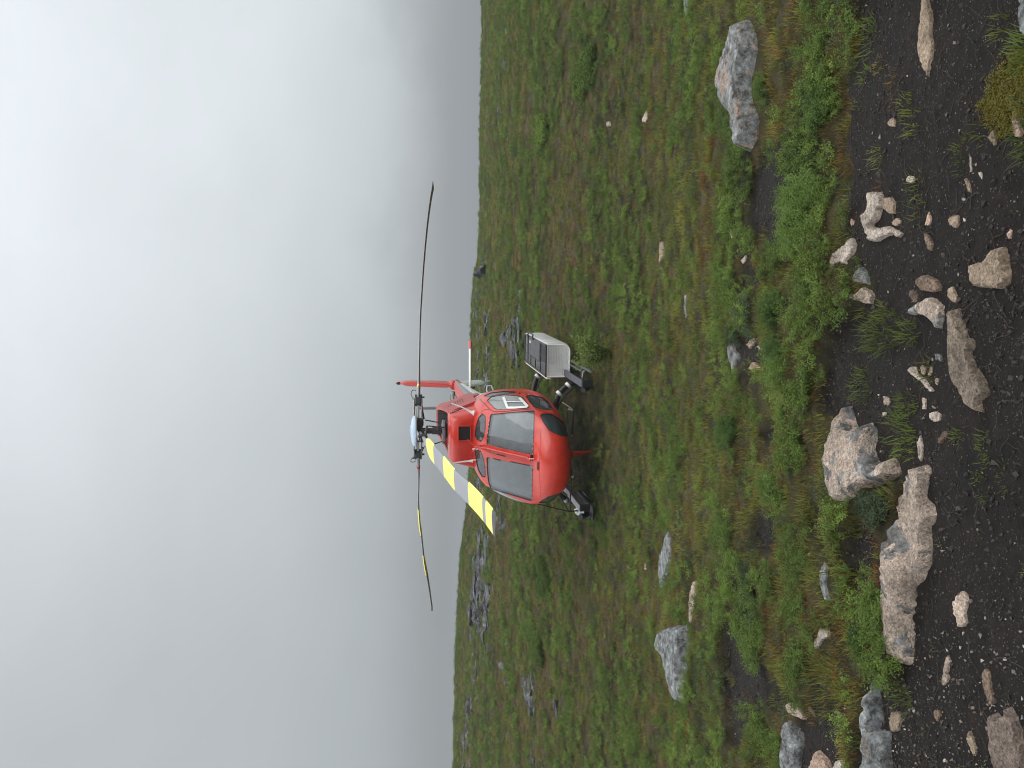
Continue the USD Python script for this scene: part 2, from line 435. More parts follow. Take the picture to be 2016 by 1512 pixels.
# the ground: one sheet, finely divided where one stands and coarser outwards
ang = np.r_[np.linspace(-180, -38, 70, endpoint=False), np.linspace(-38, 38, 460, endpoint=False), np.linspace(38, 180, 70, endpoint=False)]
rad = np.r_[0.6, np.geomspace(1.2, 9, 330), np.geomspace(9.1, 62, 250), np.geomspace(66, 4400, 46)]
A, R = np.meshgrid(np.radians(ang), rad)
GX, GY = R * np.sin(A), R * np.cos(A)
GS = soil_at(GX, GY).reshape(GX.shape)
GZ = smooth_ground(GX, GY) + relief(GX, GY, GS.ravel())
na, nr = len(ang), len(rad)
i, j = np.meshgrid(np.arange(nr - 1), np.arange(na), indexing='ij')
j2 = (j + 1) % na
gf = np.stack([i * na + j, (i + 1) * na + j, (i + 1) * na + j2, i * na + j2], -1).reshape(-1, 4)
gf = np.vstack([gf[:, [0, 1, 2]], gf[:, [0, 2, 3]], np.stack([np.arange(na), (np.arange(na) + 1) % na, np.full(na, nr * na)], 1)])
gv = np.vstack([np.stack([GX, GY, GZ], -1).reshape(-1, 3), [[0, 0, 0.28]]])
ground_mat = usdkit.material(stage, L + 'ground', {
    'g': ('geometry', {}),
    'at': ('attribute', {'attribute': 'soil'}),
    'n': ('noise_texture', {'scale': 1.3, 'detail': 7.0, 'roughness': 0.65}),
    'moss': ('rgb_ramp', {'ramp': [(0.30, (0.022, 0.018, 0.009)), (0.45, (0.045, 0.040, 0.014)), (0.56, (0.085, 0.068, 0.024)), (0.70, (0.085, 0.045, 0.018))]}),
    'n2': ('noise_texture', {'scale': 7.0, 'detail': 12.0, 'roughness': 0.80}),
    'soilc': ('rgb_ramp', {'ramp': [(0.34, (0.006, 0.0045, 0.004)), (0.46, (0.0135, 0.0095, 0.0078)), (0.57, (0.023, 0.0165, 0.0138)), (0.70, (0.052, 0.037, 0.030))]}),
    'v': ('voronoi_texture', {'scale': 150.0}),
    'vc': ('separate_color', {}),
    'gr': ('math', {'math_type': 'less_than', 'value2': 0.34}),
    'n3': ('noise_texture', {'scale': 1.1, 'detail': 4.0}),
    'dens': ('map_range', {'from_min': 0.40, 'from_max': 0.70, 'to_min': 0.06, 'to_max': 0.24, 'clamp': True}),
    'pick': ('math', {'math_type': 'less_than'}),
    'sp': ('math', {'math_type': 'multiply'}),
    'grit': ('mix_color', {}),
    'gcol': ('rgb_ramp', {'ramp': [(0.0, (0.07, 0.055, 0.047)), (0.7, (0.17, 0.14, 0.12)), (1.0, (0.42, 0.38, 0.35))]}),
    'mix': ('mix_color', {}),
    'wet': ('map_range', {'from_min': 0.35, 'from_max': 0.6, 'to_min': 0.55, 'to_max': 0.9, 'clamp': True}),
    'nb': ('noise_texture', {'scale': 60.0, 'detail': 6.0, 'roughness': 0.75}),
    'b': ('bump', {'strength': 1.0, 'distance': 0.035}),
    'p': ('principled_bsdf', {'specular_ior_level': 0.3}),
}, [('g.position', 'n.vector'), ('n.fac', 'moss.fac'), ('g.position', 'n2.vector'), ('n2.fac', 'soilc.fac'), ('g.position', 'v.vector'), ('v.distance', 'gr.value1'), ('v.color', 'vc.color'),
    ('g.position', 'n3.vector'), ('n3.fac', 'dens.value'), ('vc.r', 'pick.value1'), ('dens.result', 'pick.value2'), ('pick.value', 'sp.value1'), ('gr.value', 'sp.value2'),
    ('vc.g', 'gcol.fac'), ('sp.value', 'grit.fac'), ('soilc.color', 'grit.a'), ('gcol.color', 'grit.b'),
    ('at.fac', 'mix.fac'), ('moss.color', 'mix.a'), ('grit.result', 'mix.b'), ('mix.result', 'p.base_color'),
    ('n2.fac', 'wet.value'), ('wet.result', 'p.roughness'), ('g.position', 'nb.vector'), ('nb.fac', 'b.height'), ('b.normal', 'p.normal')], surface='p.BSDF')
gp = put('ground', (gv, gf[:, [0, 2, 1]] if False else gf), ground_mat, smooth=True, kind='structure', label='tundra hillside of moss, low plants and bare dark soil', category='ground')
gm = UsdGeom.Mesh(stage.GetPrimAtPath(gp))
UsdGeom.PrimvarsAPI(gm).CreatePrimvar('soil', Sdf.ValueTypeNames.FloatArray, 'vertex').Set(Vt.FloatArray.FromNumpy(np.r_[GS.ravel(), 1.0].astype(np.float32)))

# ------------------------------------------------------------------ the helicopter (X forward from the rotor mast, Y to port, Z up from under the skids)
YAW, NOSE_DOWN = math.radians(8.0), math.radians(4.5)
HF = np.array([-math.sin(YAW) * math.cos(NOSE_DOWN), -math.cos(YAW) * math.cos(NOSE_DOWN), -math.sin(NOSE_DOWN)])
HP = np.array([math.cos(YAW), -math.sin(YAW), 0])
HU = np.cross(HF, HP)
H0 = np.array([-0.83, 16.0, 0.0])


def h2w(p):
    p = np.asarray(p, float)
    return H0 + p[..., 0:1] * HF + p[..., 1:2] * HP + p[..., 2:3] * HU


def w_px(p):
    q = np.asarray(p) - EYE
    d = q @ FW
    return np.stack([1008 - F * (q @ UPV) / d, 756 - F * (q @ RT) / d], -1)


HELI = group_of('helicopter', Gf.Matrix4d(*HF, 0, *HP, 0, *HU, 0, *H0, 1),
                label='red light helicopter with grey and yellow banded rotor blades parked on the tundra', category='helicopter')


def hp(name, mesh, mat, smooth=35, parent=None, label=None):
    return put(name, mesh, mat, parent or HELI, smooth, label=label)


# --- cabin shell: sections along X, cut into panels and panes
ST = np.array([  # X, z bottom, z top, z of widest, half width, n upper, n lower
    (3.035, .769, .772, .77, .002, 2.0, 2.0), (3.034, .745, .80, .77, .03, 2.0, 2.0), (3.02, .69, .87, .78, .16, 2.0, 2.0), (2.98, .625, .95, .79, .30, 2.2, 2.1), (2.90, .575, 1.015, .80, .43, 2.4, 2.1), (2.78, .535, 1.06, .83, .54, 2.6, 2.1), (2.64, .51, 1.09, .86, .63, 2.8, 2.1),
    (2.58, .50, 1.12, .88, .66, 2.8, 2.1), (2.4, .475, 1.275, .92, .745, 2.7, 2.15), (2.1, .435, 1.48, .97, .835, 2.7, 2.2), (1.8, .41, 1.66, 1.02, .88, 2.7, 2.3), (1.5, .40, 1.79, 1.06, .90, 2.8, 2.4), (1.2, .40, 1.875, 1.08, .905, 3.0, 2.5), (0.9, .40, 1.905, 1.10, .885, 3.1, 2.5),
    (0.6, .405, 1.92, 1.10, .85, 3.1, 2.5), (0.3, .41, 1.92, 1.1, .80, 3.0, 2.5), (0.0, .43, 1.915, 1.1, .75, 2.9, 2.5), (-.3, .45, 1.91, 1.12, .70, 2.7, 2.5), (-.6, .49, 1.90, 1.14, .645, 2.5, 2.4), (-.95, .56, 1.89, 1.18, .585, 2.4, 2.3), (-1.3, .68, 1.88, 1.26, .515, 2.2, 2.2), (-1.7, .85, 1.86, 1.37, .43, 2.1, 2.1), (-2.1, 1.02, 1.85, 1.45, .36, 2.0, 2.0), (-2.5, 1.16, 1.84, 1.51, .30, 2.0, 2.0)])
NA = 420
xs = np.r_[3.035, 3.034, np.linspace(3.032, 2.9, 16, endpoint=False), np.linspace(2.9, -0.6, 300, endpoint=False), np.linspace(-0.6, -2.5, 60)]
order = np.argsort(ST[:, 0])
C = [PchipInterpolator(ST[order, 0], ST[order, k])(xs) for k in range(1, 7)]
th_ = np.arange(NA) * 2 * np.pi / NA
cs, sn = np.cos(th_), np.sin(th_)
rings = []
for k in range(len(xs)):
    zb, zt, zm, w_, nu, nl = (c[k] for c in C)
    n_ = np.where(sn >= 0, nu, nl)
    y_ = w_ * np.sign(cs) * np.abs(cs) ** (2 / n_)
    z_ = zm + np.where(sn >= 0, zt - zm, zm - zb) * np.sign(sn) * np.abs(sn) ** (2 / n_)
    rings.append(np.stack([np.full(NA, xs[k]), y_, z_], 1))
V = np.stack(rings)                                     # station, angle, xyz
NS = len(xs)
quad = np.stack([V[:-1], np.roll(V, -1, 1)[:-1], np.roll(V, -1, 1)[1:], V[1:]], 2)     # (NS-1, NA, 4, 3)
cen = quad.mean(2)
nrm = np.cross(quad[:, :, 2] - quad[:, :, 0], quad[:, :, 3] - quad[:, :, 1])
mid = np.array([0.5, 0, 1.1])
axis_c = V.mean(1)[:-1, None, :] * 0.5 + V.mean(1)[1:, None, :] * 0.5
flip = np.sign((nrm * (cen - axis_c)).sum(-1))
nrm = nrm * flip[..., None]
cw = h2w(cen.reshape(-1, 3)).reshape(cen.shape)
nw = nrm @ np.stack([HF, HP, HU])
facing = ((cw - EYE) * nw).sum(-1) < 0
cpx = w_px(cw.reshape(-1, 3)).reshape(cen.shape[:2] + (2,))


def c4(*p): return [(910 + u / 6.573, 780 + v / 6.573) for u, v in p]
def c1(*p): return [(760 + u / 3.6, 640 + v / 3.6) for u, v in p]


def rounded(pts, r):
    return Polygon(pts).buffer(-r).buffer(2 * r).buffer(-r)


WIN = {   # outlines as they stand in the photograph; carried onto the shell and then fixed there
    'ws_port': rounded(c4((372, 238), (640, 212), (928, 190), (925, 400), (915, 620), (906, 842), (600, 772), (318, 716), (325, 560), (345, 400)), 2),
    'ws_stbd': rounded(c4((320, 797), (600, 850), (909, 902), (902, 1120), (897, 1352), (640, 1275), (372, 1195), (345, 1120), (330, 1000)), 2),
    'up_port': rounded(c4((262, 228), (297, 270), (295, 400), (277, 520), (240, 583), (205, 570), (172, 520), (172, 450), (190, 360), (215, 280)), 1.5),
    'chin': rounded(c4((1012, 245), (1060, 226), (1150, 240), (1250, 290), (1330, 370), (1378, 470), (1350, 515), (1250, 500), (1130, 440), (1060, 345)), 2),
    'door': rounded(c1((718, 535), (745, 508), (830, 494), (930, 498), (970, 515), (1018, 578), (1000, 590), (900, 594), (790, 598), (765, 585)), 1.5),
    'low': rounded(c1((992, 503), (1020, 497), (1110, 514), (1150, 545), (1182, 598), (1120, 600), (1055, 583), (1015, 540)), 1.5),
    'quarter': rounded(c1((694, 502), (745, 480), (830, 470), (915, 472), (918, 481), (800, 490), (720, 508)), 0.6),
}
inside, rim = {}, {}
for k, poly in WIN.items():
    bb = np.array(poly.bounds) + [-4, -4, 4, 4]
    near = facing & (cpx[..., 0] > bb[0]) & (cpx[..., 0] < bb[2]) & (cpx[..., 1] > bb[1]) & (cpx[..., 1] < bb[3])
    pts = cpx[near]
    m = np.zeros(near.shape, bool); m[near] = contains_xy(poly, pts[:, 0], pts[:, 1])
    o = np.zeros(near.shape, bool); o[near] = contains_xy(poly.buffer(1.15 if k in ('ws_port', 'ws_stbd', 'up_port', 'chin') else 0.8), pts[:, 0], pts[:, 1])
    inside[k], rim[k] = m, o & ~m


def mirror_mask(m):
    # the quad between angles j and j+1 mirrors to the one between pi - those
    idx = (NA // 2 - 1 - np.arange(NA)) % NA
    return m[:, idx]


panes = {'windscreen': [('ws_port', 0)], 'windscreen_stbd': [('ws_stbd', 0)], 'roof_window': [('up_port', 0), ('up_port', 1)], 'chin_window': [('chin', 0), ('chin', 1)],
         'door_window': [('door', 0), ('door', 1)], 'lower_door_window': [('low', 0), ('low', 1)], 'quarter_window': [('quarter', 0), ('quarter', 1)]}
used = np.zeros(cen.shape[:2], bool)
gi, gj = np.meshgrid(np.arange(NS - 1), np.arange(NA), indexing='ij')
allf = np.stack([gi * NA + gj, gi * NA + (gj + 1) % NA, (gi + 1) * NA + (gj + 1) % NA, (gi + 1) * NA + gj], -1)
VF = V.reshape(-1, 3)
VN = np.zeros_like(VF)
for c in range(4):
    np.add.at(VN, allf[..., c].ravel(), nrm.reshape(-1, 3))
VN /= np.maximum(np.linalg.norm(VN, axis=1, keepdims=True), 1e-12)
outward = flip[10, 10] > 0


def skin(mask, off=0.0):
    f = allf[mask]
    if not outward:
        f = f[:, ::-1]
    u, inv = np.unique(f, return_inverse=True)
    f = inv.reshape(f.shape)
    return (VF[u] + VN[u] * off), np.vstack([f[:, [0, 1, 2]], f[:, [0, 2, 3]]]), VN[u]


def put_skin(name, mask, mat, off=0.0, parent=None, label=None):
    v, f, n = skin(mask, off)
    path = hp(name, (v, f), mat, False, parent, label)
    m = UsdGeom.Mesh(stage.GetPrimAtPath(path))
    m.CreateNormalsAttr(Vt.Vec3fArray.FromNumpy(n.astype(np.float32)))
    m.SetNormalsInterpolation('vertex')
    return path


rims = np.zeros_like(used)
pane_paths = {}
for name, parts in panes.items():
    for key, mir in parts:
        m, o = (mirror_mask(inside[key]), mirror_mask(rim[key])) if mir else (inside[key], rim[key])
        m = m & ~used
        if not m.any():
            continue
        glass = {'windscreen': G_SCREEN, 'windscreen_stbd': G_SCREEN, 'door_window': G_DOOR}.get(name, G_DARK)
        p = put_skin(name.replace('_stbd', ''), m, glass, -0.006)
        pane_paths[(name, mir if key != 'ws_stbd' else 1)] = p
        seal = o & ~used & ~m
        if seal.any():
            put_skin('rubber_seal', seal, M_SEAL, 0.001, p)
        used |= m
        rims |= seal
body_mask = ~(used | rims)
white_low = body_mask & (cen[..., 0] < -0.62) & (cen[..., 2] < 1.70)
stripe = body_mask & (cen[..., 0] < -0.62) & (cen[..., 2] >= 1.70) & (cen[..., 2] < 1.80)
BODY = put_skin('cabin_body', body_mask & ~white_low & ~stripe, M_RED)
put_skin('rear_hull', white_low, M_WHITE, label='white lower rear hull')
put_skin('side_stripe', stripe, M_STRIPE)

# silver sun shades stand just behind both windscreen halves; beside the post the port one leaves a dark gap
gap = Polygon(c4((310, 636), (310, 722), (912, 850), (908, 766)))
for key, in_ in (('ws_port', 1), ('ws_stbd', 0)):
    near_ = inside[key].copy()
    if in_:
        pts_ = cpx[near_]
        near_[near_] = ~contains_xy(gap, pts_[:, 0], pts_[:, 1])
    put_skin('sun_shade', near_, M_SHADE, -0.045)

# door seams: thin dark gaps drawn along the shell
SH_T = cKDTree(cpx[facing])
CEN_F, NRM_F = cen[facing], nrm[facing] / np.maximum(np.linalg.norm(nrm[facing], axis=1, keepdims=True), 1e-12)


def on_shell(px):
    _, k = SH_T.query(np.asarray(px))
    return CEN_F[k], NRM_F[k]


def seam(px, wd=0.012, off=0.004, mat=None, name='door_seam', parent=None):
    px = np.asarray(px, float)
    t = np.r_[0, np.cumsum(np.linalg.norm(np.diff(px, axis=0), axis=1))]
    q = np.stack([np.interp(np.linspace(0, t[-1], max(6, int(t[-1] / 2))), t, px[:, k]) for k in range(2)], 1)
    p, n = on_shell(q)
    for _ in range(3):
        p[1:-1] = (p[:-2] + 2 * p[1:-1] + p[2:]) / 4
    pts = p + n * off
    vs, fs = ribbon(pts, n, wd)
    k = len(pts)
    low = np.vstack([vs, vs - np.vstack([n, n]) * 0.006])
    f2 = fs
    hp(name, (low, np.vstack([fs, fs[:, ::-1] + 2 * k])), mat or M_SEAL, False, parent or BODY)


seam(c1((665, 525), (700, 560), (745, 605), (770, 615), (850, 612), (940, 603), (1010, 597), (1030, 590)), 0.010)
seam(c1((1055, 592), (1110, 612), (1150, 625), (1195, 637)), 0.010)
seam(c1((1045, 580), (1005, 505), (990, 480)), 0.008)
seam(c1((675, 620), (690, 600), (710, 597), (740, 600)), 0.006)

# windscreen: centre post with its cutter channel, frame rivet strip, wiper, tint band, stickers
post = np.array([(1.745, 1.775), (1.9, 1.665), (2.1, 1.525), (2.3, 1.375), (2.5, 1.22), (2.6, 1.135)])
POST = hp('windscreen_post', cat([box(((a[0] + b[0]) / 2, 0.055, (a[1] + b[1]) / 2 + 0.012), (math.hypot(*(b - a)) + 0.01, 0.10, 0.03),
          np.array([[(b - a)[0], 0, -(b - a)[1]], [0, 1, 0], [(b - a)[1], 0, (b - a)[0]]]).astype(float) / [[math.hypot(*(b - a))], [1], [math.hypot(*(b - a))]] if False else
          np.stack([np.array([(b - a)[0], 0, (b - a)[1]]) / math.hypot(*(b - a)), [0, 1, 0], np.cross(np.array([(b - a)[0], 0, (b - a)[1]]) / math.hypot(*(b - a)), [0, 1, 0])], 1)) for a, b in zip(post[:-1], post[1:])]), M_RED)
hp('cutter_channel', tube([(x, 0.055, z + 0.045) for x, z in post], 0.014, 8), M_RED, parent=POST)
hp('wire_cutter', cat([tube([(1.66, .06, 1.80), (1.72, .055, 1.93), (1.78, .05, 1.84), (1.86, .05, 1.72)], [.012, .018, .02, .02], 8), tube([(1.70, .055, 1.90), (1.66, .12, 2.0), (1.64, .17, 2.05)], .009, 6), tube([(1.70, .055, 1.88), (1.66, -.06, 1.98)], .009, 6)]), M_RED, label='small wire cutter fork above the windscreen')
hp('lower_wire_cutter', cat([tube([(2.62, .08, .50), (2.5, .085, .36), (2.42, .09, .20), (2.40, .09, .12)], [.03, .035, .014, .008], 8), tube([(2.35, .06, .47), (2.44, .085, .33)], [.03, .018], 8)]), M_RED, label='red spike under the nose')
hp('windscreen_wiper', cat([tube([on_shell([(1053, 903)])[0][0] + [.03, 0, .02], on_shell([(1046, 901)])[0][0] + [.06, 0, .02], on_shell([(1041, 900.5)])[0][0] + [.05, 0, .02]], [.008, .008, .018], 8)]), paint('pale_red_rod', (.75, .35, .33), .4), label='pale red yaw string rod on the nose')
pl = on_shell([(1056, 909), (1063, 909), (1063, 925), (1056, 924)])
pc = pl[0].mean(0) + np.array([.012, 0, .006])
e1 = (pl[0][2] - pl[0][1]); e1 /= np.linalg.norm(e1)
e2 = pl[0][1] - pl[0][0]; e2 -= e1 * (e2 @ e1); e2 /= np.linalg.norm(e2)
PLT = hp('nose_plate', bevelbox(pc, (.135, .06, .008), .003, np.stack([e1, e2, np.cross(e1, e2)], 1)), M_PLATE, label='small dark red plate on the nose')
hp('plate_mark', cat([bevelbox(pc + np.cross(e1, e2) * s * 0.005 + e1 * dx, (.012, .04, .004), .001, np.stack([e1 * math.cos(t) + e2 * math.sin(t), -e1 * math.sin(t) + e2 * math.cos(t), np.cross(e1, e2)], 1)) for s in (1, -1) for dx, t in ((-.045, .3), (-.02, -.4), (.005, .0), (.025, .5), (.048, -.3))]), M_SEAL, parent=PLT)

for q_ in ((1022.5, 775.2), (1097.5, 804.4)):
    p_, n_ = on_shell([q_])
    hp('door_knob', disc(p_[0], n_[0], [(-.01, .001), (-.01, .022), (.008, .022), (.016, .012), (.017, .001)], 12), M_SEAL, parent=BODY)
seam(c4((1015, 1330), (1010, 1200), (1000, 1000), (1005, 800), (1012, 600), (1020, 420)), 0.006, .002, paint('seam_red', (.30, .02, .016), .5), 'panel_seam')
seam(c4((180, 590), (150, 700), (140, 830)), 0.006, .002, stage.GetPrimAtPath(L + 'seam_red').IsValid() and UsdShade.Material.Get(stage, L + 'seam_red'), 'panel_seam')
# white rivets down the windscreen's frame
for line_ in (c4((922, 280), (914, 620), (908, 820)), c4((906, 920), (902, 1120), (898, 1330)), c4((352, 300), (332, 480), (320, 700))):
    line_ = np.array(line_)
    for t_ in np.linspace(0.03, .97, 7):
        q_ = line_[0] * (1 - t_) + line_[-1] * t_ if len(line_) < 3 else np.array([np.interp(t_, [0, .5, 1], line_[:, k]) for k in range(2)])
        p_, n_ = on_shell([q_])
        hp('frame_rivet', disc(p_[0], n_[0], [(0, .001), (0, .007), (.004, .006), (.006, .001)], 8), M_WHITE, parent=BODY)

# --- inside the cabin
hp('cabin_floor', box((1.15, 0, .56), (2.5, 1.0, .03)), M_CABIN, False)
hp('cabin_bulkhead', bevelbox((-.30, 0, 1.12), (.05, 1.16, 1.15), .02), M_CABIN)
hp('instrument_console', cat([bevelbox((2.12, .12, 1.02), (.22, .50, .26), .04), bevelbox((2.05, .12, .72), (.3, .2, .45), .03)]), M_BLACK)
for yy_ in (.42, -.42):
    S = hp('seat', bevelbox((1.15, yy_, .74), (.46, .44, .14), .04), M_SEAT)
    hp('backrest', bevelbox((.88, yy_, 1.08), (.13, .40, .58), .05, trimesh.transformations.rotation_matrix(-.15, [0, 1, 0])[:3, :3]), M_SEAT, parent=S)
    hp('headrest', bevelbox((.84, yy_, 1.44), (.09, .22, .14), .04), M_SEAT, parent=S)
S = hp('rear_bench', bevelbox((.16, 0, .76), (.46, 1.16, .14), .04), M_SEAT)
hp('backrest', bevelbox((-.14, 0, 1.12), (.12, 1.12, .60), .05), M_SEAT, parent=S)

# sliding vent frame in the port door window: white bars on the pane
fr = c1((835, 515), (868, 592), (1008, 584))
for pts in (c1((832, 513), (866, 590)), c1((945, 518), (1006, 580)), c1((868, 588), (940, 586), (1005, 582)), c1((852, 545), (905, 546), (965, 546))):
    seam(pts, 0.042 if pts[0] != c1((852, 545))[0] else 0.022, 0.012, M_WHITE, 'vent_frame', pane_paths[('door_window', 0)])

# --- cowling on the cabin roof
def trap(X, zt, wt, wb, zb=1.55, r=.06):
    """rounded trapezoid ring, 28 points"""
    p = Polygon([(-wb, zb), (wb, zb), (wt, zt), (-wt, zt)])
    p = p.buffer(-r, join_style=1).buffer(r, join_style=1, quad_segs=6)
    b = p.exterior
    # start at the bottom middle so that rings line up
    pts = np.array([b.interpolate(t, normalized=True).coords[0] for t in np.linspace(0, 1, 240, endpoint=False)])
    a = np.arctan2(pts[:, 1] - (zb + zt) / 2, pts[:, 0])
    o = np.argsort(a)
    q = np.stack([np.interp(np.linspace(-np.pi, np.pi, 96, endpoint=False), np.r_[a[o] - 2 * np.pi, a[o], a[o] + 2 * np.pi], np.tile(pts[o, k], 3)) for k in range(2)], 1)
    return np.column_stack([np.full(len(q), X), q[:, 0], q[:, 1]])


COWL = hp('front_cowling', loft([trap(.99, 2.12, .30, .52, r=.10), trap(.96, 2.21, .36, .56, r=.10), trap(.9, 2.265, .39, .585, r=.08), trap(.7, 2.29, .41, .60), trap(.34, 2.295, .405, .605), trap(.30, 2.285, .40, .60)]), M_RED)
hp('mast_well', loft([trap(.31, 2.24, .36, .57), trap(-.42, 2.22, .31, .55)]), M_HUBDARK, False)
for s in (1, -1):
    # flank walls beside the mast well, their rims rising to the rear
    x0, x1 = .34, -1.1
    ring = []
    for X, zt, wt, wb in ((.32, 2.285, .40, .60), (.0, 2.29, .385, .595), (-.3, 2.32, .36, .59), (-.6, 2.36, .33, .575), (-1.1, 2.43, .26, .54)):
        ring.append(np.array([(X, s * wb, 1.78), (X, s * wt, zt), (X, s * (wt - .05), zt - .0), (X, s * (wb - .05), 1.78)]))
    v, f = loft(ring)
    hp('cowling_flank', (v, f if s < 0 else f[:, ::-1]), M_DUSTY_RED, 30)
REAR = hp('engine_cowling', loft([trap(-.98, 2.40, .225, .535), trap(-1.02, 2.435, .245, .54), trap(-1.6, 2.38, .22, .47), trap(-2.1, 2.15, .19, .37), trap(-2.5, 1.92, .15, .27), trap(-2.6, 1.84, .12, .22)]), M_DUSTY_RED)
hp('intake_screen', bevelbox((-.965, .0, 2.315), (.02, .44, .20), .006), M_SCREEN)
for k in range(9):
    hp('screen_slat', bevelbox((-.952, -.20 + k * .05, 2.315), (.012, .010, .19), .003), M_DSTEEL)
put_i = hp('air_intake_frame', cat([bevelbox((.985, .14 + s * .128, 2.045), (.05, .022, .235), .006) for s in (1, -1)] + [bevelbox((.985, .14, 2.045 + s * .107), (.05, .26, .022), .006) for s in (1, -1)]), M_RED)
hp('air_intake', bevelbox((.982, .14, 2.045), (.03, .236, .195), .004), M_SEAL, label='square black air intake on the front of the cowling')
for k in range(7):
    z_ = 1.98 + k * .042
    sl = .60 - (z_ - 1.78) * .45
    hp('louvre', bevelbox((-.25 + .04 * k * 0, sl - .012, z_), (.62 - .03 * k, .028, .013), .004), M_LOUVRE)
hp('cowling_seam', cat([box((.56, .605 - (z_ - 1.78) * .385, z_), (.010, .02, .045)) for z_ in np.arange(1.93, 2.25, .04)]), M_LOUVRE, False)
hp('cowling_latch', cat([bevelbox((.955, -.02, 1.965), (.02, .045, .09), .006), bevelbox((.97, -.03, 1.91), (.03, .02, .06), .004)]), M_WHITE)
hp('roof_fitting', bevelbox((1.42, -.05, 1.90), (.03, .03, .09), .008), M_WHITE)
hp('antenna', cat([tube(smooth_path([(1.02, .50, 1.90), (1.0, .52, 1.94), (.97, .60, 2.10), (.92, .655, 2.27)], 10), [.030, .022, .017, .015, .013, .012, .011, .010, .009, .008], 8), disc((1.02, .50, 1.885), (0, .1, 1), [(0, .001), (0, .05), (.02, .04), (.03, .001)], 14)]), M_WHITE, label='white rod antenna leaning outwards on the port side of the roof')
hp('antenna', cat([tube(smooth_path([(1.08, -.33, 1.90), (1.06, -.335, 1.95), (1.0, -.38, 2.25)], 10), [.030, .022, .017, .015, .013, .012, .011, .010, .009, .008], 8), tube([(1.1, -.31, 1.91), (1.3, -.26, 1.80)], .007, 6)]), M_WHITE, label='upright white rod antenna behind the rotor blade')

# --- tail boom, fins, stabiliser
def oval(X, zb, zt, w, n=28, skew=0):
    a = np.arange(n) * 2 * np.pi / n
    return np.stack([np.full(n, X), w * np.cos(a), (zb + zt) / 2 + (zt - zb) / 2 * np.sin(a)], 1)


bx = np.array([-2.35, -3, -4, -5, -5.8, -6.3]); bzb = [1.12, 1.24, 1.36, 1.47, 1.55, 1.585]; bzt = [1.86, 1.84, 1.81, 1.79, 1.77, 1.75]; bw = [.32, .275, .22, .17, .125, .10]
rings_b = [oval(x, a, b, w) for x, a, b, w in zip(bx, bzb, bzt, bw)]
rb = np.stack(rings_b)
topi = np.r_[np.arange(4, 11)]
hp('tail_boom', loft(rings_b), M_DUSTY_RED)
sh = [np.stack([r[:, 0], r[:, 1] * 1.015, (r[:, 2] - r[:, 2].mean()) * 1.015 + r[:, 2].mean()], 1) for r in rings_b]
ids = [k % 28 for k in range(13, 30)]
vv = np.vstack([r[ids] for r in sh[:4]]); kk = len(ids)
ff = np.array([[i * kk + j, i * kk + j + 1, (i + 1) * kk + j + 1, (i + 1) * kk + j] for i in range(3) for j in range(kk - 1)])
hp('boom_underside', (vv, ff), M_WHITE, 40, label='white underside of the tail boom')
hp('boom_stripe', cat([(np.vstack([r[[a, b]] for r in sh[:5]]), np.array([[2 * i, 2 * i + 1, 2 * i + 3, 2 * i + 2] for i in range(4)])) for a, b in ((1, 2), (2, 3), (13, 12), (12, 11))]), M_STRIPE, 40)
fin = [(-5.75, 1.76, .055), (-6.0, 1.80, .06)]


def plate(outline, th, axis, taper=1.0):
    """An aerofoil-like plate: outline [(a, b)] in the plane normal to axis ('y' or 'z'), thickness th, edges thinned."""
    o = np.asarray(outline, float); c = o.mean(0)
    inner = c + (o - c) * 0.72
    rings = []
    for k, (pl_, t) in enumerate(((inner, -th / 2), (o, 0), (inner, th / 2))):
        rings.append(np.insert(pl_, 1 if axis == 'y' else 2, t, axis=1))
    return loft(rings)


hp('upper_fin', plate([(-5.65, 1.74), (-6.15, 3.0), (-6.25, 3.10), (-6.62, 3.10), (-6.60, 2.9), (-6.40, 1.74)], .11, 'y'), M_RED)
hp('tail_beacon', disc((-6.35, 0, 3.09), (0, 0, 1), [(0, .035), (.05, .04), (.09, .028), (.11, .002)], 14), paint('dark_red_lens', (.10, .01, .012), .15))
v, f = plate([(-5.85, 1.55), (-6.35, 1.58), (-6.62, 1.0), (-6.5, .93), (-6.2, .95)], .09, 'y')
hp('lower_fin', (v, f), M_LGREY)
hp('tail_bumper', tube([(-6.22, 0, .97), (-6.32, .01, .84), (-6.42, .03, .78)], .018, 8), M_LGREY)
hp('tail_gearbox', cat([disc((-6.02, .10, 1.74), (0, -1, 0), [(0, .001), (0, .09), (.05, .13), (.16, .13), (.22, .08), (.24, .001)], 18), bevelbox((-5.9, 0, 1.80), (.35, .13, .10), .03)]), M_RED)
STAB = hp('stabiliser', cat([loft([np.array([(-4.80, y, 1.43), (-4.86, y, 1.452), (-5.1, y, 1.445), (-5.24, y, 1.425), (-5.1, y, 1.405), (-4.86, y, 1.408)]) for y in (-1.2, -.6, 0, .6, 1.16)])]), M_WHITE)
for s in (1, -1):
    y0, y1 = s * 1.03, s * 1.205
    hp('tip_cap', loft([np.array([(-4.78, y, 1.43), (-4.85, y, 1.463), (-5.1, y, 1.456), (-5.26, y, 1.425), (-5.1, y, 1.395), (-4.85, y, 1.398)]) for y in (y0, y1)]), M_RED, parent=STAB, label='red tip of the stabiliser')
hp('stabiliser_hanger', cat([tube([(-5.05, s * .02, 1.42), (-5.05, s * .06, 1.30)], .02, 6) for s in (1, -1)]), M_BLACK)
hp('boom_antenna', tube([(-1.5, .42, 1.35), (-1.52, .52, 1.40), (-1.55, .60, 1.38), (-1.58, .60, 1.29), (-1.6, .5, 1.25)], .014, 6), M_WHITE)

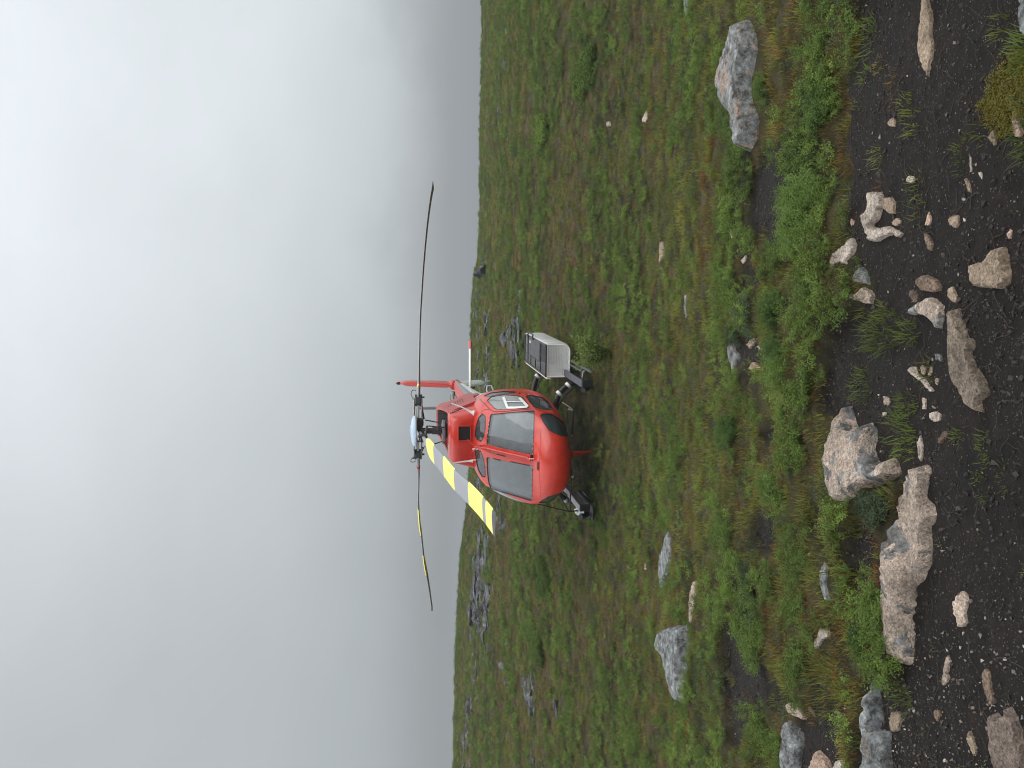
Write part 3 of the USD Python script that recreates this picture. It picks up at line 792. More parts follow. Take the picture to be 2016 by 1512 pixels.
# tail rotor on the starboard side
TRH = np.array([-6.03, -.60, 1.76])
TR = hp('tail_rotor', cat([disc(TRH + [0, .42, 0], (0, -1, 0), [(0, .001), (0, .05), (.10, .05), (.12, .03), (.36, .03), (.38, .06), (.46, .06), (.48, .001)], 14), bevelbox(TRH + [0, .05, 0], (.07, .05, .22), .012), tube([TRH + [.04, .34, .07], TRH + [.03, .05, .09]], .012, 6), tube([TRH + [-.04, .34, -.07], TRH + [-.03, .05, -.09]], .012, 6)]), M_STEEL)
for s in (1, -1):
    o = np.array([(-.05, .08), (.06, .08), (.09, .25), (.09, .92), (-.09, .92), (-.09, .25)]) * [1, s]
    v, f = plate(o, .05, 'y')
    hp('tail_rotor_blade', (v + TRH, f), M_MGREY, parent=TR)

# --- main rotor
HUB = np.array([0, 0, 2.79])
AX = np.linalg.inv(np.stack([HF, HP, HU], 1))            # world vector -> helicopter axes
MAST = hp('rotor_mast', cat([tube([(0, 0, 2.15), (0, 0, 2.78)], .055, 16), disc((0, 0, 2.40), (0, 0, 1), [(0, .001), (0, .075), (.05, .09), (.06, .07), (.16, .065), (.17, .001)], 18)]), M_DSTEEL)
hp('mast_boot', disc((0, 0, 2.20), (0, 0, 1), [(0, .001), (0, .21)] + [(.012 * k + .03 * 0, .205 - .0095 * k + (.010 if k % 2 else 0)) for k in range(1, 15)] + [(.18, .07), (.18, .001)], 24), M_HUBDARK, False, parent=MAST)
hp('swashplate', cat([disc((0, 0, 2.315), (0, 0, 1), [(0, .001), (0, .17), (.015, .2), (.05, .2), (.065, .16), (.065, .001)], 26)] + [bevelbox((.21 * math.cos(a), .21 * math.sin(a), 2.35), (.07, .05, .05), .01, trimesh.transformations.rotation_matrix(a, [0, 0, 1])[:3, :3]) for a in (.6, 2.7, 4.8)]), M_MGREY, parent=MAST)
hp('hub_cap', disc((0, 0, 2.885), (0, 0, 1), [(-.045, .001), (-.045, .27), (-.02, .285), (.02, .27), (.045, .21), (.055, .15), (.056, .11), (.075, .105), (.08, .001)], 36), M_CAP, 50, label='pale blue round cap on top of the rotor hub')
hp('hub_plate', disc((0, 0, 2.79), (0, 0, 1), [(-.06, .001), (-.06, .10), (-.03, .15), (.0, .17), (.045, .17), (.05, .001)], 24), M_HUBDARK)

B_AZ = [20.5, 140.5, 260.5]
B_DROOP = [([0, .5, 2, 3, 4, 4.7, 5.25], [.03, .03, .03, 0, -.055, -.115, -.185]),
           ([0, .5, 1.25, 1.85, 2.45, 2.75, 3.6, 4.3, 5.25], [.03, .04, .06, .085, .077, .055, .02, -.045, -.105]),
           ([0, .3, 1.2, 1.85, 2.55, 3.3, 3.9, 4.6, 5.25], [-.01, -.05, -.21, -.353, -.515, -.685, -.863, -1.045, -1.18])]
B_BANDS = [[], [(1.95, 2.72), (3.35, 4.0)], [(1.09, 1.75), (2.49, 3.27), (3.95, 4.66), (4.82, 5.17)]]
B_LABEL = ['main rotor blade pointing right and away, its dark underside seen', 'main rotor blade pointing left and away with yellow bands', 'main rotor blade drooping towards the viewer with four yellow bands']
hubw = h2w(HUB)[0] if h2w(HUB).ndim > 1 else h2w(HUB)
for bi in range(3):
    a = math.radians(B_AZ[bi])
    dr, sd = np.array([math.cos(a), math.sin(a), 0]), np.array([-math.sin(a), math.cos(a), 0])
    dz = PchipInterpolator(*B_DROOP[bi])
    twist = [0.03, -0.06, 0.0][bi]

    def station(r, grow=0.0):
        ch = np.interp(r, [.55, .72, 1.0, 1.35, 5.25], [.10, .10, .20, .33, .33])
        tk = np.interp(r, [.55, .9, 1.35, 5.25], [.07, .06, .038, .032])
        ch, tk = ch + grow, tk + grow
        sec = np.array([(.5, 0), (.42, .42), (.22, .5), (-.1, .36), (-.5, .05), (-.5, -.05), (-.1, -.36), (.22, -.5), (.42, -.42)]) * [ch, tk]
        sec[:, 0] -= .0
        ct, stw = math.cos(twist), math.sin(twist)
        c_ = np.array([r, 0, float(dz(r))])
        pos = hubw + dr * r + np.array([0, 0, float(dz(r))])
        return (pos + np.outer(sec[:, 0] * ct - sec[:, 1] * stw, sd) + np.outer(sec[:, 0] * stw + sec[:, 1] * ct, [0, 0, 1]) - H0) @ AX.T

    rr = np.r_[.6, .72, .85, 1.0, 1.2, 1.35, np.linspace(1.5, 5.22, 26), 5.25]
    BL = hp('rotor_blade', loft([station(r) for r in rr]), M_BLADE, 40, label=B_LABEL[bi])
    for r0, r1 in B_BANDS[bi]:
        hp('yellow_band', loft([station(r, .004) for r in np.linspace(r0, r1, 8)], False), M_YELLOW, 40, parent=BL)
    hp('tip_weight', loft([station(5.19, .006), station(5.24, .006)]), M_DSTEEL, 40, parent=BL)
    if bi < 2:
        hp('tracking_ring', loft([station(.86, .008), station(.90, .008)]), M_YELLOW if bi == 0 else M_RED, 40, parent=BL)

    def bp(r, s, z):
        return (hubw + dr * r + sd * s + np.array([0, 0, float(dz(r)) + z]) - H0) @ AX.T
    Rm = np.stack([(dr + np.array([0, 0, (float(dz(.7)) - float(dz(.2))) / .5])) @ AX.T, sd @ AX.T, np.array([0, 0, 1.0]) @ AX.T], 1)
    Rm = np.linalg.qr(Rm)[0] * np.sign(np.diag(np.linalg.qr(Rm)[1]))
    SL = hp('blade_sleeve', cat([bevelbox(bp(.36, 0, .075), (.52, .10, .022), .006, Rm), bevelbox(bp(.36, 0, -.065), (.52, .10, .022), .006, Rm), tube([bp(.24, .06, .075), bp(.55, .06, .07)], .014, 6)]), M_STEEL)
    hp('blade_grip', cat([bevelbox(bp(.57, 0, 0), (.15, .13, .13), .02, Rm), bevelbox(bp(.66, .0, .05), (.10, .05, .03), .008, Rm), bevelbox(bp(.66, .0, -.05), (.10, .05, .03), .008, Rm)]), M_HUBDARK, parent=SL)
    hp('star_arm', cat([tube([bp(.10, 0, .0), bp(.3, 0, .01), bp(.52, 0, .0)], [.05, .032, .022], 8)]), M_LGREY, parent=SL)
    hp('bearing', cat([disc(bp(.17, 0, -.05), Rm[:, 2], [(-.05, .001), (-.05, .07), (.05, .085), (.05, .001)], 14)]), M_HUBDARK, parent=SL)
    hp('pitch_horn', cat([tube([bp(.55, .02, -.05), bp(.42, .10, -.07), bp(.28, .15, -.10)], [.022, .02, .018], 8), bevelbox(bp(.64, .05, .08), (.03, .02, .06), .005, Rm), bevelbox(bp(.64, -.05, -.09), (.03, .03, .05), .005, Rm)]), M_DSTEEL, parent=SL)
    e0, e1_ = bp(.26, .15, -.12), None
    base_a = math.atan2(e0[1], e0[0])
    hp('pitch_link', tube([e0, (.20 * math.cos(base_a), .20 * math.sin(base_a), 2.36)], .011, 8), M_DSTEEL, parent=SL)
    hp('bonding_wire', tube(smooth_path([bp(.62, .02, .07), bp(.74, .03, .14), bp(.80, .0, .10), bp(.78, -.02, .05)], 12), .006, 6), M_BLACK, parent=SL)

# --- landing gear
def skid(s):
    pts = smooth_path([(-1.75, s * 1.06, .05), (-1.0, s * 1.06, .045), (1.2, s * 1.06, .045), (1.75, s * 1.06, .06), (2.05, s * 1.06, .13), (2.2, s * 1.05, .24)], 30)
    return tube(pts, .042, 12)


SKY_OFF = .0
for s, side in ((1, 'port'), (-1, 'starboard')):
    K = hp('skid', skid(s), M_BLACK)
    hp('skid_shoe', cat([bevelbox((.9, s * 1.06, .012), (1.5, .11, .02), .006), bevelbox((-1.2, s * 1.06, .012), (.7, .20, .02), .006)]), M_DSTEEL, parent=K)
for X in (1.3, -.95):
    CT = hp('cross_tube', tube(smooth_path([(X, -1.06, .09), (X, -1.0, .30), (X, -.82, .47), (X, -.5, .53), (X, 0, .545), (X, .5, .53), (X, .82, .47), (X, 1.0, .30), (X, 1.06, .09)], 40), .048, 12), M_BLACK)
    for s in (1, -1):
        for Y, Z in ((.86, .455), (1.0, .30)):
            hp('clamp', disc((X, s * Y, Z), (0, s * .75, -.75), [(-.025, .049), (-.025, .060), (.025, .060), (.025, .049)], 14), M_STEEL if s < 0 else M_WHITE, parent=CT)
    hp('hydraulic_hose', cat([tube(smooth_path([(X + .06, s * .6, .49), (X + .08, s * .85, .36), (X + .06, s * 1.0, .16)], 16), .014, 6) for s in (1, -1)]), M_BLACK, parent=CT)
# boarding steps: long flat boards on brackets, outboard of the skids
for s, m_, y0 in ((1, M_STEP, 1.17), (-1, M_STEPL, -.86)):
    STP = hp('boarding_step', cat([bevelbox((1.52, y0, .285), (1.62, .115, .03), .006), bevelbox((1.52, y0 + (-.05 if s > 0 else .05), .235), (1.62, .012, .10), .003)]), m_)
    hp('step_end', bevelbox((2.33, y0, .20), (.02, .115, .17), .005), M_BLACK, parent=STP)
    hp('step_bracket', cat([tube([(1.9, y0, .27), (1.88, s * 1.05, .08)], .018, 8), tube([(.95, y0, .27), (.95, s * 1.05, .08)], .018, 8)]), M_STEEL if s > 0 else M_BLACK, parent=STP)
PAD = hp('snow_pad', cat([bevelbox((1.72, 1.37, .165), (1.5, .035, .035), .006), bevelbox((1.4, 1.31, .19), (.9, .03, .025), .006), bevelbox((1.75, 1.24, .165), (.05, .28, .03), .006)]), M_STEP)
hp('pad_bolt', cat([tube([(2.0, 1.2, .21), (2.0, 1.33, .20)], .014, 8), disc((2.12, 1.345, .20), (0, 0, 1), [(0, .001), (0, .02), (.02, .02), (.02, .001)], 10)]), M_STEEL, parent=PAD)
hp('snow_shoe', cat([bevelbox((1.95, -.93, .06), (.75, .30, .025), .008)] + [tube(smooth_path([(2.25, -.60, .30), (2.30, -.74, .16), (2.28, -.84, .05), (2.2, -.98, .04), (2.05, -1.1, .10)], 18), .035, 8)]), M_BLACK)
# cargo mirror on its struts, starboard of the nose
mc = np.array([2.1, -.97, .235])
MIR = hp('cargo_mirror', disc(mc, (.95, .1, .3), [(-.012, .001), (-.012, .075), (.0, .085), (.012, .075), (.014, .001)], 24), M_MIRROR, label='round cargo mirror on thin black struts')
hp('mirror_strut', cat([tube([(2.12, -.80, 1.05), (2.1, -.98, .42)], .009, 6), tube([(1.95, -.66, .60), (2.1, -.98, .42)], .011, 6), tube([(2.25, -.25, .42), (2.1, -.97, .40)], .012, 6), tube([(2.1, -.98, .42), (2.1, -.97, .25)], .012, 6)]), M_BLACK, parent=MIR)
hp('mirror_bolt', cat([disc(mc + np.array([.02, dy, dz_]), (1, 0, .2), [(-.01, .001), (-.01, .014), (.01, .014), (.01, .001)], 8) for dy, dz_ in ((.05, .05), (.06, .0), (-.02, .05), (-.03, -.02))]), M_WHITE, parent=MIR)
hp('nose_crossbar', cat([tube([(2.3, .34, .425), (2.3, .74, .42)], .013, 8)]), M_BLACK)
hp('crossbar_end', disc((2.3, .33, .43), (0, 1, 0), [(-.02, .001), (-.02, .02), (.02, .02), (.02, .001)], 10), M_STEEL)
hp('crossbar_fitting', cat([tube([(2.3, .74, .42), (2.28, .76, .50)], .018, 8), tube([(2.3, .77, .44), (2.2, .86, .58)], .007, 6)]), M_STEEL)
hp('nose_light', disc((2.62, -.26, .47), (.6, 0, -.8), [(-.02, .001), (-.02, .018), (.01, .02), (.015, .001)], 12), M_WHITE)

# --- cargo basket on the port side
BX0, BX1, BY0, BY1, BZ0, BZ1 = .92, -1.5, 1.10, 1.66, .205, .60
RC = .11


def usec(sag=0.0):
    """section of the basket from the inboard rim down, across and up to the outboard rim"""
    a = np.linspace(0, np.pi / 2, 7)
    pts = [(BY0, BZ1), (BY0, (BZ1 + BZ0) / 2)]
    pts += [(BY0 + RC - RC * np.cos(t), BZ0 + RC - RC * np.sin(t)) for t in a]
    pts += [((BY0 + BY1) / 2, BZ0)]
    pts += [(BY1 - RC + RC * np.sin(t), BZ0 + RC - RC * np.cos(t)) for t in a]
    pts += [(BY1, (BZ1 + BZ0) / 2), (BY1, BZ1)]
    return np.array(pts)


US = usec()
UT = np.r_[0, np.cumsum(np.linalg.norm(np.diff(US, axis=0), axis=1))]
ULEN, XLEN = UT[-1], BX0 - BX1
cyx = np.array([(BY0 + BY1) / 2, BZ1 - .1])
HOOPS = np.linspace(BX0, BX1, 7)


def on_basket(X, s):
    y, z = np.interp(s, UT, US[:, 0]), np.interp(s, UT, US[:, 1])
    bay = XLEN / 6
    sag = .030 * np.abs(np.sin(np.pi * (BX0 - X) / bay)) * np.clip(np.minimum(s, ULEN - s) / .15, 0, 1)
    d = np.stack([y - cyx[0], z - cyx[1]], -1); n = d / np.linalg.norm(d, axis=-1, keepdims=True)
    return np.stack([X, y + n[..., 0] * sag, z + n[..., 1] * sag], -1), np.stack([0 * X, n[..., 0], n[..., 1]], -1)


def lattice_on(surface, ulen, vlen, cu, cv, wd, ppm=30):
    """Expanded metal: two families of slanting strands with spacing cu x cv over a sheet of ulen x vlen."""
    out = []
    for sg in (1, -1):
        k = np.arange(-int(vlen / cv) - 1, int(ulen / cu) + int(vlen / cv) + 2)
        for q in k:
            # strand: u/cu - sg*v/cv = q
            u0 = q * cu if sg > 0 else q * cu
            vs = np.linspace(0, vlen, max(3, int(vlen * ppm)))
            us = (q + sg * vs / cv) * cu
            ok = (us >= 0) & (us <= ulen)
            if ok.sum() < 2:
                continue
            p, n = surface(us[ok], vs[ok])
            out.append(ribbon(p, n, wd))
    return cat(out)


BASK = hp('cargo_basket', tube(np.vstack([[(BX0, y, z) for y, z in US], [(BX0, BY0, BZ1)]]), .013, 8), M_BASKET, label='white mesh cargo basket with black lid beside the port skid')
for X in HOOPS[1:]:
    hp('basket_hoop', tube(np.array([(X, y, z) for y, z in US]), .011, 8), M_BASKET, parent=BASK)
hp('basket_rim', cat([tube([(BX0, y, BZ1), (BX1, y, BZ1)], .014, 8) for y in (BY0, BY1)] + [tube([(BX1, BY0, BZ1), (BX1, BY1, BZ1)], .014, 8)]), M_BASKET, parent=BASK)
hp('inboard_rail', bevelbox(((BX0 + BX1) / 2, BY0 - .03, BZ1 - .03), (XLEN, .03, .075), .008), M_BASKET, parent=BASK)
hp('side_mesh', lattice_on(lambda u, v: on_basket(BX0 - u, v), XLEN, ULEN, .070, .036, .0155, 26), M_BASKET, False, parent=BASK)
fp = Polygon(US)


def front_mesh(X):
    out = []
    cu, cv = .030, .058
    for sg in (1, -1):
        for q in np.arange(-60, 90):
            vs = np.linspace(0, BZ1 - BZ0, 40)
            us = BY0 + (q + sg * vs / cv) * cu
            ok = contains_xy(fp, us, BZ0 + vs)
            if ok.sum() < 2:
                continue
            p = np.stack([np.full(ok.sum(), X), us[ok], BZ0 + vs[ok]], 1)
            out.append(ribbon(p, np.tile([1.0, 0, 0], (len(p), 1)), .0115))
    return cat(out)


hp('front_mesh', front_mesh(BX0), M_BASKET, False, parent=BASK)
hp('rear_mesh', front_mesh(BX1), M_BASKET, False, parent=BASK)
hp('drain_tube', tube([(BX0 - .02, BY0 + .3, BZ0 + .12), (BX0 - .3, BY0 + .35, BZ0 + .03), (BX1, BY0 + .35, BZ0 + .03)], .009, 6), M_BASKET, parent=BASK)
LZ = BZ1 + .022
lid = cat([bevelbox(((BX0 + BX1) / 2, y, LZ), (XLEN + .03, .03, .03), .006) for y in (BY0 + .01, BY1 - .01)] + [bevelbox((X, (BY0 + BY1) / 2, LZ), (.03, BY1 - BY0, .03), .006) for X in (BX0, BX1)]
          + [bevelbox(((BX0 + BX1) / 2, BY0 + (BY1 - BY0) * t, LZ), (XLEN, .012, .016), .004) for t in (.33, .60)] + [bevelbox((X, (BY0 + BY1) / 2, LZ), (.014, BY1 - BY0, .018), .004) for X in (.35, -.2, -.75, -1.1)])
LID = hp('basket_lid', lid, M_BLACK, parent=BASK)
hp('lid_mesh', lattice_on(lambda u, v: (np.stack([BX0 - u, BY0 + v, np.full_like(u, LZ - .006)], -1), np.tile([0, 0, 1.0], (len(u), 1))), XLEN, BY1 - BY0, .034, .017, .0062, 14), M_BLACK, False, parent=BASK)
hp('lid_panel', bevelbox((-.28, BY0 + .37, LZ + .004), (1.15, .33, .010), .003), M_BLACK, parent=BASK)
hp('lid_sticker', bevelbox((-.78, BY1 - .10, LZ + .012), (.12, .045, .004), .001), M_BASKET, parent=BASK)
hp('basket_handle', tube(smooth_path([(-.35, BY1 - .03, LZ + .02), (-.36, BY1 + .03, LZ + .035), (-.38, BY1 + .07, LZ + .02), (-.9, BY1 + .07, LZ + .02), (-.92, BY1 + .03, LZ + .035), (-.93, BY1 - .03, LZ + .02)], 26), .014, 8), M_BLACK, parent=BASK)
hp('basket_hanger', cat([bevelbox((X, 1.13, .16), (.05, .12, .08), .01) for X in (1.0 - .12, -.95)] + [tube([(X, 1.06, .12), (X, 1.3, .19)], .02, 8) for X in (.86, -.95)]), M_BLACK, parent=BASK)
bagp = h2w(np.array([-.3, 1.40, .222]))
bagp = bagp[0] if bagp.ndim > 1 else bagp
bag = trimesh.creation.icosphere(3, 1.0)
bv = np.array(bag.vertices)
bv = np.sign(bv) * np.abs(bv) ** .6 * [.42, .20, .15] + [0, 0, .15]
bv += (meshkit.fbm(bv * 9, 3, 4)[:, None] - .5) * .035
put('cargo_bag', (bv @ np.stack([HF, HP, HU]) + bagp, np.array(bag.faces)), M_BAG, smooth=True, label='dark bag lying inside the white cargo basket under its black lid', category='bag')

# ------------------------------------------------------------------ stones
S_GRAN = stone_mat('beige_granite', (0.488, 0.384, 0.305), (0.354, 0.275, 0.220), (0.159, 0.128, 0.110))
S_PALE = stone_mat('pale_granite', (0.573, 0.488, 0.409), (0.439, 0.366, 0.305), (0.207, 0.171, 0.146))
S_PINK = stone_mat('pink_granite', (0.537, 0.378, 0.287), (0.415, 0.287, 0.220), (0.195, 0.140, 0.116))
S_LICH = stone_mat('lichened_granite', (0.512, 0.409, 0.329), (0.403, 0.317, 0.256), (0.183, 0.146, 0.122), lichen=(0.150, 0.155, 0.155), lichen_amt=.5)
S_BOULDER = stone_mat('grey_pink_boulder', (0.50, 0.38, 0.31), (0.40, 0.30, 0.245), (0.17, 0.135, 0.115), lichen=(0.20, 0.21, 0.21), lichen_amt=.75)
S_GREY = stone_mat('grey_lichened_rock', (0.30, 0.27, 0.24), (0.24, 0.215, 0.19), (0.11, 0.10, 0.095), lichen=(0.185, 0.195, 0.195), lichen_amt=.95)
S_BROWN = stone_mat('brown_stone', (0.22, 0.155, 0.11), (0.155, 0.11, 0.082), (0.07, 0.052, 0.042))
S_TAN = stone_mat('tan_stone', (0.378, 0.287, 0.207), (0.293, 0.220, 0.159), (0.152, 0.120, 0.091))
S_FAR = stone_mat('outcrop_rock', (0.135, 0.132, 0.138), (0.085, 0.082, 0.088), (0.03, 0.028, 0.032), lichen=(0.15, 0.155, 0.16), lichen_amt=.5, scale=.6)
S_DARKFAR = stone_mat('dark_outcrop_rock', (0.075, 0.08, 0.088), (0.055, 0.058, 0.064), (0.025, 0.027, 0.03), lichen=(0.15, 0.16, 0.16), lichen_amt=.3, scale=.35)

STONE_AREAS = []          # footprints, kept free of plants


def stone(crop, pts, h, mat, label, name='stone', category='stone', seed=None, lift=.85, steep=1.15, group=None, rise=.20):
    px = px_of(crop, pts)
    x0, x1 = px[:, 0].min(), px[:, 0].max()
    foot = hit(x1, px[:, 1].mean())
    h = min(h, rise * (x1 - x0) / F * np.linalg.norm(foot - EYE) / lift)     # no taller than its outline in the photograph allows
    P = np.array([hit(a, b, h * lift * (x1 - a) / max(x1 - x0, 1e-6))[:2] for a, b in px])
    poly = Polygon(P).buffer(0)
    if poly.geom_type != 'Polygon':
        poly = max(poly.geoms, key=lambda g: g.area)
    seed = len(STONE_AREAS) if seed is None else seed
    rng = np.random.default_rng(1000 + seed)
    STONE_AREAS.append(poly)
    per, area = poly.length, poly.area
    inr = 2 * area / per
    g = float(np.clip(inr / 7.0, .005, .08))
    ring = np.array([poly.exterior.interpolate(t, normalized=True).coords[0] for t in np.linspace(0, 1, max(14, int(per / g)), endpoint=False)])
    c = ring.mean(0)
    jit = (meshkit.fbm(np.column_stack([ring / inr * .9, np.full(len(ring), seed * 3.1)]), 4, seed) - .5)
    nrm_ = np.roll(ring, -1, 0) - np.roll(ring, 1, 0)
    nrm_ = np.stack([nrm_[:, 1], -nrm_[:, 0]], 1); nrm_ /= np.maximum(np.linalg.norm(nrm_, axis=1, keepdims=True), 1e-9)
    fine_j = meshkit.fbm(np.column_stack([ring / inr * 5, np.full(len(ring), seed * 1.3)]), 3, seed + 4) - .5
    ring = ring + nrm_ * ((jit * .12 + fine_j * .13)[:, None] * inr)
    poly2 = Polygon(ring).buffer(0)
    if poly2.geom_type != 'Polygon':
        poly2 = max(poly2.geoms, key=lambda q: q.area)
    ring = np.array([poly2.exterior.interpolate(t, normalized=True).coords[0] for t in np.linspace(0, 1, max(14, int(poly2.length / g)), endpoint=False)])
    bx_ = poly2.bounds
    gx, gy = np.meshgrid(np.arange(bx_[0], bx_[2], g), np.arange(bx_[1], bx_[3], g))
    q = np.stack([gx.ravel(), gy.ravel()], 1) + rng.uniform(-.3, .3, (gx.size, 2)) * g
    q = q[contains_xy(poly2, q[:, 0], q[:, 1])]
    s = sh_distance(sh_points(q[:, 0], q[:, 1]), poly2.exterior)
    q, s = q[s > g * .55], s[s > g * .55]
    XY = np.vstack([ring, q])
    S = np.r_[np.zeros(len(ring)), s]
    # broken faces: the lowest of several slanting planes, cut off steeply towards the rim
    ev, ew = np.linalg.eigh(np.cov((ring - c).T))
    pr = (XY - c) @ ew
    rel = pr / np.maximum(np.abs((ring - c) @ ew).max(0), 1e-6) * 1.05
    planes = [h * (rng.uniform(.62, .8) + .10 * (XY[:, 1] - c[1]) / inr)]
    for k in range(int(rng.integers(5, 8))):
        a_ = rng.uniform(0, 6.283); g_ = rng.uniform(.15, .8)
        planes.append(h * (1.0 + g_ * rng.uniform(.35, .8) - g_ * (rel @ [math.cos(a_), math.sin(a_)])))
    planes.append(S * rng.uniform(1.7, 3.0) + h * .15 * (S > 0))
    planes = np.array(planes)
    kk_ = 45.0 / h
    Z = -np.log(np.exp(-kk_ * np.clip(planes, -1, 3 * h)).sum(0)) / kk_
    fac = meshkit.fbm(np.column_stack([XY / inr * 1.6, np.full(len(XY), 7.7 + seed)]), 5, seed + 50) - .5
    cre = np.abs(meshkit.noise(np.column_stack([XY / inr * 1.1 + 4.2, np.full(len(XY), seed * 1.7)]), seed + 9) - .5)
    prof = np.clip(S / (inr * .35), 0, 1)
    Z = np.clip(Z, 0, None) * (S > 0) + h * prof * (.26 * fac) - h * .12 * prof * np.clip(.05 - cre, 0, 1) / .05
    fine = (meshkit.fbm(np.column_stack([XY * 24, np.full(len(XY), 1.1)]), 3, 3) - .5) * min(.02, h * .22)
    Z = np.maximum(Z, h * .32 * np.clip(S / (inr * .2), 0, 1))
    sg = smooth_ground(XY[:, 0], XY[:, 1])
    rl = relief(XY[:, 0], XY[:, 1])
    base = sg + .65 * rl + .35 * float(np.percentile(rl, 60))
    Z = base + Z + fine * prof - .015 * (S == 0)
    tri = Delaunay(XY).simplices
    cc = XY[tri].mean(1)
    tri = tri[contains_xy(poly2, cc[:, 0], cc[:, 1])]
    a, b_, c_ = XY[tri[:, 0]], XY[tri[:, 1]], XY[tri[:, 2]]
    fl = ((b_ - a)[:, 0] * (c_ - a)[:, 1] - (b_ - a)[:, 1] * (c_ - a)[:, 0]) < 0
    tri[fl] = tri[fl][:, ::-1]
    n = len(ring)
    v = np.column_stack([XY, Z])
    low = np.column_stack([ring + (ring - c) * .02, Z[:n] - .10])
    i0 = np.arange(n); i1 = (i0 + 1) % n
    k0 = len(v)
    ccw = Polygon(ring).exterior.is_ccw
    sk = np.vstack([np.stack([i0, k0 + i0, k0 + i1], 1), np.stack([i0, k0 + i1, i1], 1)])
    if not ccw:
        sk = sk[:, ::-1]
    return put(name, (np.vstack([v, low]), np.vstack([tri, sk])), mat, smooth=24, label=label, category=category, group=group)


B = dict(name='boulder', category='boulder')
# right-hand end of the photographed slope (crop 1)
stone(1, [(328, 118), (270, 113), (215, 143), (130, 250), (60, 340), (20, 500), (22, 540), (45, 640), (95, 760), (140, 920), (172, 1002), (190, 960), (215, 900), (270, 790), (262, 740), (235, 640), (238, 520), (290, 400), (325, 280), (332, 180)], .36, S_BOULDER, 'large tapering boulder with grey lichen and a pink streak, alone on the green slope', lift=.95, rise=.5, **B)
stone(1, [(1308, -90), (1290, 100), (1278, 230), (1285, 400), (1330, 470), (1357, 515), (1368, 460), (1385, 350), (1392, 290), (1372, 170), (1366, 60), (1345, -90)], .07, S_TAN, 'long pale tan slab tapering to a point on the bare soil', name='rock_slab', category='rock')
stone(1, [(1905, -90), (1888, 130), (1890, 215), (1960, 262), (2030, 305), (2130, 240), (2130, -90)], .20, S_GREY, 'black and white lichened boulder at the corner of the bare soil', **B)
stone(1, [(1130, 745), (1142, 772), (1140, 822), (1108, 822), (1072, 800), (1082, 778)], .05, S_TAN, 'small triangular buff stone alone on open dark soil')
stone(1, [(728, 588), (748, 590), (752, 620), (735, 628)], .03, S_GREY, 'tiny grey stone at the edge of the plants above the bare soil')
stone(1, [(1738, 820), (1765, 880), (1768, 935), (1750, 945), (1695, 885), (1705, 860)], .05, S_TAN, 'pointed tan stone below the yellow moss')
stone(1, [(1895, 658), (1912, 700), (1902, 760), (1926, 850), (1915, 882), (1860, 890), (1848, 820), (1860, 720)], .07, S_PINK, 'pinkish oblong stone between the yellow moss and a grass tuft')
stone(1, [(1600, 978), (1628, 1010), (1625, 1110), (1608, 1118), (1598, 1050)], .035, S_PALE, 'thin pale sliver of stone beside a small weed on the soil')
stone(1, [(1665, 1093), (1692, 1110), (1687, 1160), (1670, 1155), (1650, 1112)], .03, S_PALE, 'small whitish rounded stone beside the thin pale sliver')
stone(1, [(1220, 1128), (1250, 1125), (1264, 1155), (1240, 1187), (1205, 1177), (1203, 1150)], .05, S_PALE, 'small cream stone with a grass sprig growing against it')
stone(1, [(1565, 1135), (1617, 1180), (1612, 1252), (1580, 1242), (1556, 1160)], .05, S_TAN, 'buff wedge-shaped stone on the soil near the whitish rounded stone')
stone(1, [(1535, 1268), (1570, 1263), (1578, 1295), (1545, 1302)], .03, S_GREY, 'tiny grey stone just beyond the buff wedge-shaped stone')
stone(1, [(1880, 1333), (1912, 1360), (1897, 1384), (1873, 1362)], .03, S_PINK, 'tiny pinkish chip of stone in the soil beyond the big tan rock')
# crop 2
stone(2, [(935, 50), (980, 60), (1022, 52), (1052, 95), (1045, 150), (1020, 172), (1000, 232), (968, 272), (1000, 288), (1062, 272), (1110, 290), (1182, 315), (1180, 338), (1145, 362), (1120, 330), (1050, 347), (1000, 382), (948, 378), (935, 300), (903, 262), (903, 195), (940, 175), (950, 130), (935, 105)], .09, S_PALE, 'whitish crescent-shaped rock half filled with dark soil', name='rock', category='rock')
stone(2, [(1062, 95), (1120, 84), (1146, 130), (1140, 200), (1112, 206), (1062, 172), (1050, 140)], .08, S_TAN, 'round tan stone lying against the whitish crescent-shaped rock')
stone(2, [(1140, 219), (1174, 235), (1172, 266), (1130, 282), (1096, 271), (1110, 240)], .05, S_TAN, 'small orange-tan stone in the hollow of the whitish crescent-shaped rock')
stone(2, [(865, 224), (887, 240), (881, 276), (860, 281), (849, 250)], .04, S_PINK, 'small pinkish stone behind the whitish crescent-shaped rock')
stone(2, [(875, 350), (899, 400), (891, 460), (870, 500), (880, 532), (830, 521), (795, 546), (768, 520), (780, 450), (820, 418)], .13, S_PALE, 'pale pointed stone standing at the edge of the grass', lift=.9)
stone(2, [(920, 534), (952, 550), (987, 620), (1004, 662), (960, 651), (905, 641), (888, 600), (900, 560)], .09, S_GREY, 'dark grey stone next to the pale pointed stone')
stone(2, [(960, 667), (1002, 690), (1017, 720), (1002, 782), (960, 782), (893, 746), (900, 725), (935, 705)], .09, S_GRAN, 'speckled angular stone beside the dark grey stone')
stone(2, [(1480, 199), (1530, 205), (1537, 260), (1500, 302), (1463, 276), (1441, 235)], .07, S_TAN, 'rounded brown and cream stone in the open soil')
stone(2, [(1545, 213), (1577, 230), (1572, 256), (1543, 251)], .03, S_PALE, 'tiny white stone touching the rounded brown and cream stone')
stone(2, [(1345, 168), (1362, 240), (1342, 282), (1306, 276), (1325, 213)], .03, S_PINK, 'flat mauve-grey stone half sunk in the soil')
stone(2, [(1303, 310), (1342, 340), (1372, 380), (1374, 446), (1345, 441), (1308, 370)], .035, S_BROWN, 'flat brown stone half sunk in the soil')
